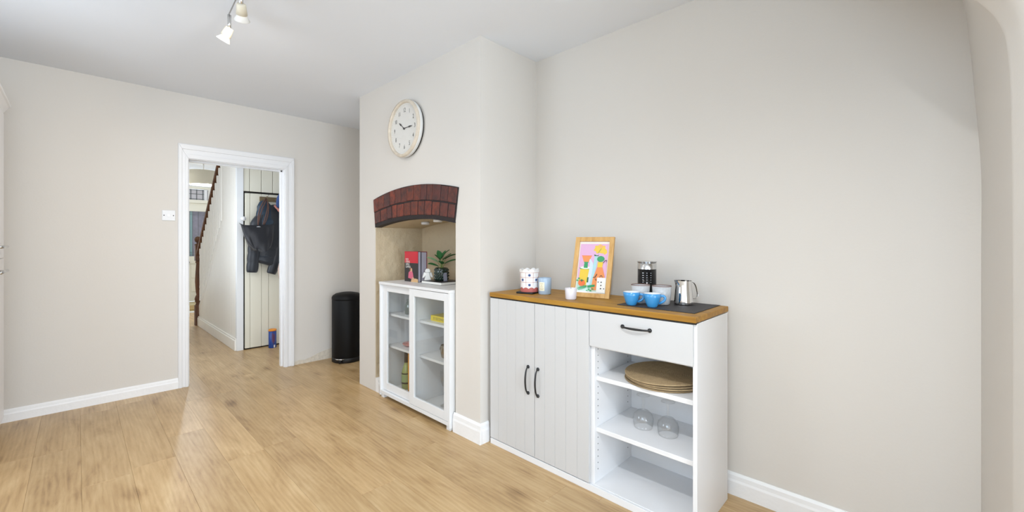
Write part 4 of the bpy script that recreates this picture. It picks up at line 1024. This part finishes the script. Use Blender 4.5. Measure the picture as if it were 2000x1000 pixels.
for k, (dx, dz, dv, ang, L) in enumerate(leaves):
    tip = rgt*dx+vw*dv; base = tip*.30; base.z = dz-.012; mid = tip*.75; tipv = Vector((tip.x, tip.y, dz+.012*math.sin(math.radians(ang)))) 
    MB().tube(bez((tip.x*.08, tip.y*.08, .082), (tip.x*.10, tip.y*.10, .10), (base.x*.8, base.y*.8, base.z-.01), tuple(base)), .0016, 6).build('stem', 'stem_green', pp, local=True)
    dirv = (tipv*1.25-base); dirv = dirv.normalized(); sd = dirv.cross(Vector((0, 0, 1))).normalized(); sd = (sd*math.cos(.5)+Vector((0, 0, 1))*math.sin(.5)*(1 if k % 2 else -1)*.6+vw*.2).normalized(); upv = sd.cross(dirv)
    W = .025
    def lf(u, v, base=base, dirv=dirv, sd=sd, upv=upv, L=L*.8): 
        w = W*math.sin(PI*min(1, u*.97+.015))**.8; s = (v-.5)*2
        return base+dirv*(L*u)+sd*(w*s)+upv*(.006*abs(s)-.018*u*u)
    MB().grid(lf, 10, 4).build('leaf', 'leaf_pale' if k in (0,) else 'leaf_green', pp, local=True)
cd_ = MB().box(-.014, .014, -.0006, .0006, 0, .062)
cd_.xf(Matrix.Translation(tuple(Vector((1.965, 2.652, PZ))+vw*.062+rgt*.030)) @ Matrix.Rotation(math.atan2(rgt.y, rgt.x), 4, 'Z') @ Matrix.Rotation(-.10, 4, 'X') @ Matrix.Rotation(-.06, 4, 'Y'))
tag(cd_.build('plant_card', 'tag_grey'), 'small grey card leaning on the studded plant pot', 'card')
# puck lights under the niche soffit
for lab, (x_, y_) in (('round white puck light on niche soffit nearer the left side', (2.00, 2.92)), ('round white puck light on niche soffit nearer the right side', (1.90, 2.61))):
    z = arch_in(y_)-.0055
    tag(MB().lathe([(0, z), (.034, z), (.034, z-.018), (.031, z-.021), (0, z-.021)], (x_, y_, 0), 32).build('puck_light', 'white_gloss'), lab, 'light', 'puck lights in the niche')

# ------------------------------------------------------------------ ceiling spotlight bar
SZ = 2.47
sbar = thing('spotlight_bar', 'ceiling spotlight bar with cream conical heads', 'spotlight', (.57, 2.1, CZ))
MB().tube([(.50, 1.35, SZ+.02), (.575, 2.70, SZ+.02)], .0035, 8).build('bar', 'chrome', sbar)
for yy in (1.45, 2.15): MB().tube([(.50+.075*(yy-1.35)/1.35, yy, SZ+.02), (.50+.075*(yy-1.35)/1.35, yy, CZ)], .010, 12).build('ceiling_bracket', 'chrome', sbar)
def head(y, aim, pw=1.0):
    x0 = .50+.075*(y-1.35)/1.35
    p = Vector((x0, y, SZ+.012)); d = Vector(aim).normalized()
    j = p+Vector((0, 0, -.075))
    MB().tube([p, j], .009, 12).build('swivel', 'chrome', sbar)
    r_ = d.orthogonal().normalized(); M = frame_m(j+d*(-.006), r_, d.cross(r_))      # local z = d
    hd = MB().lathe([(0, 0), (.018, .0), (.020, .004), (.025, .050), (.023, .050)], m=M, seg=24).build('lamp_head', 'lamp_cream', sbar)
    MB().lathe([(.018, .044), (.021, .053), (.035, .078), (.034, .079), (.019, .053)], m=M, seg=24).build('reflector', 'paper_white', hd)
    MB().lathe([(0, .074), (.0335, .076)], m=M, seg=24).build('bulb_face', 'bulb_face', hd)
    l = bpy.data.lights.new('spot_bulb', 'SPOT'); l.energy = SPOT_POWER*4*pw; l.color = SPOT_COL; l.shadow_soft_size = .03; l.spot_size = math.radians(160); l.spot_blend = 1
    o = bpy.data.objects.new('spot_bulb', l); C.objects.link(o); o.location = j+d*.084
    o.rotation_euler = d.to_track_quat('-Z', 'Y').to_euler()
head(2.68, (-.30, .42, -.8), 4.2); head(2.37, (.22, .70, -.75), 1.8); head(1.98, (.0, .10, -.9), 1.0); head(1.62, (.1, -.20, -.8), .9)

# ------------------------------------------------------------------ tall kitchen unit at the left
tu = thing('tall_unit', 'tall white kitchen unit with cornice and bar handles', 'kitchen unit', (-.63, 3.92, 0))
MB().box(-.93, -.345, 3.62, 4.22, .12, 2.08).box(-.93, -.40, 3.62, 4.22, 0, .12).build('carcass', 'white_satin', tu, bevel=.002)
for z0, z1, hz in ((.13, 1.146, 1.076), (1.150, 2.075, 1.222)):
    d_ = MB().box(-.345, -.325, 3.623, 4.217, z0, z1).build('door', 'white_gloss', tu, bevel=.002)
    MB().tube([(-.297, 3.70, hz), (-.297, 4.03, hz)], .0085, 10).tube([(-.325, 3.74, hz), (-.297, 3.74, hz)], .005, 8).tube([(-.325, 3.99, hz), (-.297, 3.99, hz)], .005, 8).build('handle', 'steel', d_)
MB().prism([(-.93, 2.08), (-.330, 2.08), (-.322, 2.095), (-.305, 2.12), (-.296, 2.125), (-.296, 2.14), (-.93, 2.14)], 3.60, 4.24, 'Y').build('cornice', 'white_gloss', tu, bevel=.002)

# ------------------------------------------------------------------ ceiling spotlight above the opening
cs = thing('ceiling_spotlight', 'round white ceiling spotlight near the opening', 'spotlight', (.10, .05, CZ))
MB().lathe([(0, CZ), (.05, CZ), (.05, CZ-.02), (.018, CZ-.03), (.018, CZ-.06)], (.10, .05, 0), 24).build('mount', 'white_satin', cs)
MB().lathe([(0, CZ-.06), (.03, CZ-.06), (.045, CZ-.105), (.043, CZ-.105), (.028, CZ-.064)], (.10, .05, 0), 24).build('shade', 'lamp_cream', cs)
MB().lathe([(0, CZ-.098), (.0425, CZ-.098)], (.10, .05, 0), 24).build('bulb_face', 'bulb_face', cs)
l = bpy.data.lights.new('near_spot_bulb', 'SPOT'); l.energy = NEAR_SPOT; l.color = (.93, .97, 1); l.shadow_soft_size = .03; l.spot_size = math.radians(165); l.spot_blend = .6
o = bpy.data.objects.new('near_spot_bulb', l); C.objects.link(o); o.location = (.10, .05, CZ-.115)
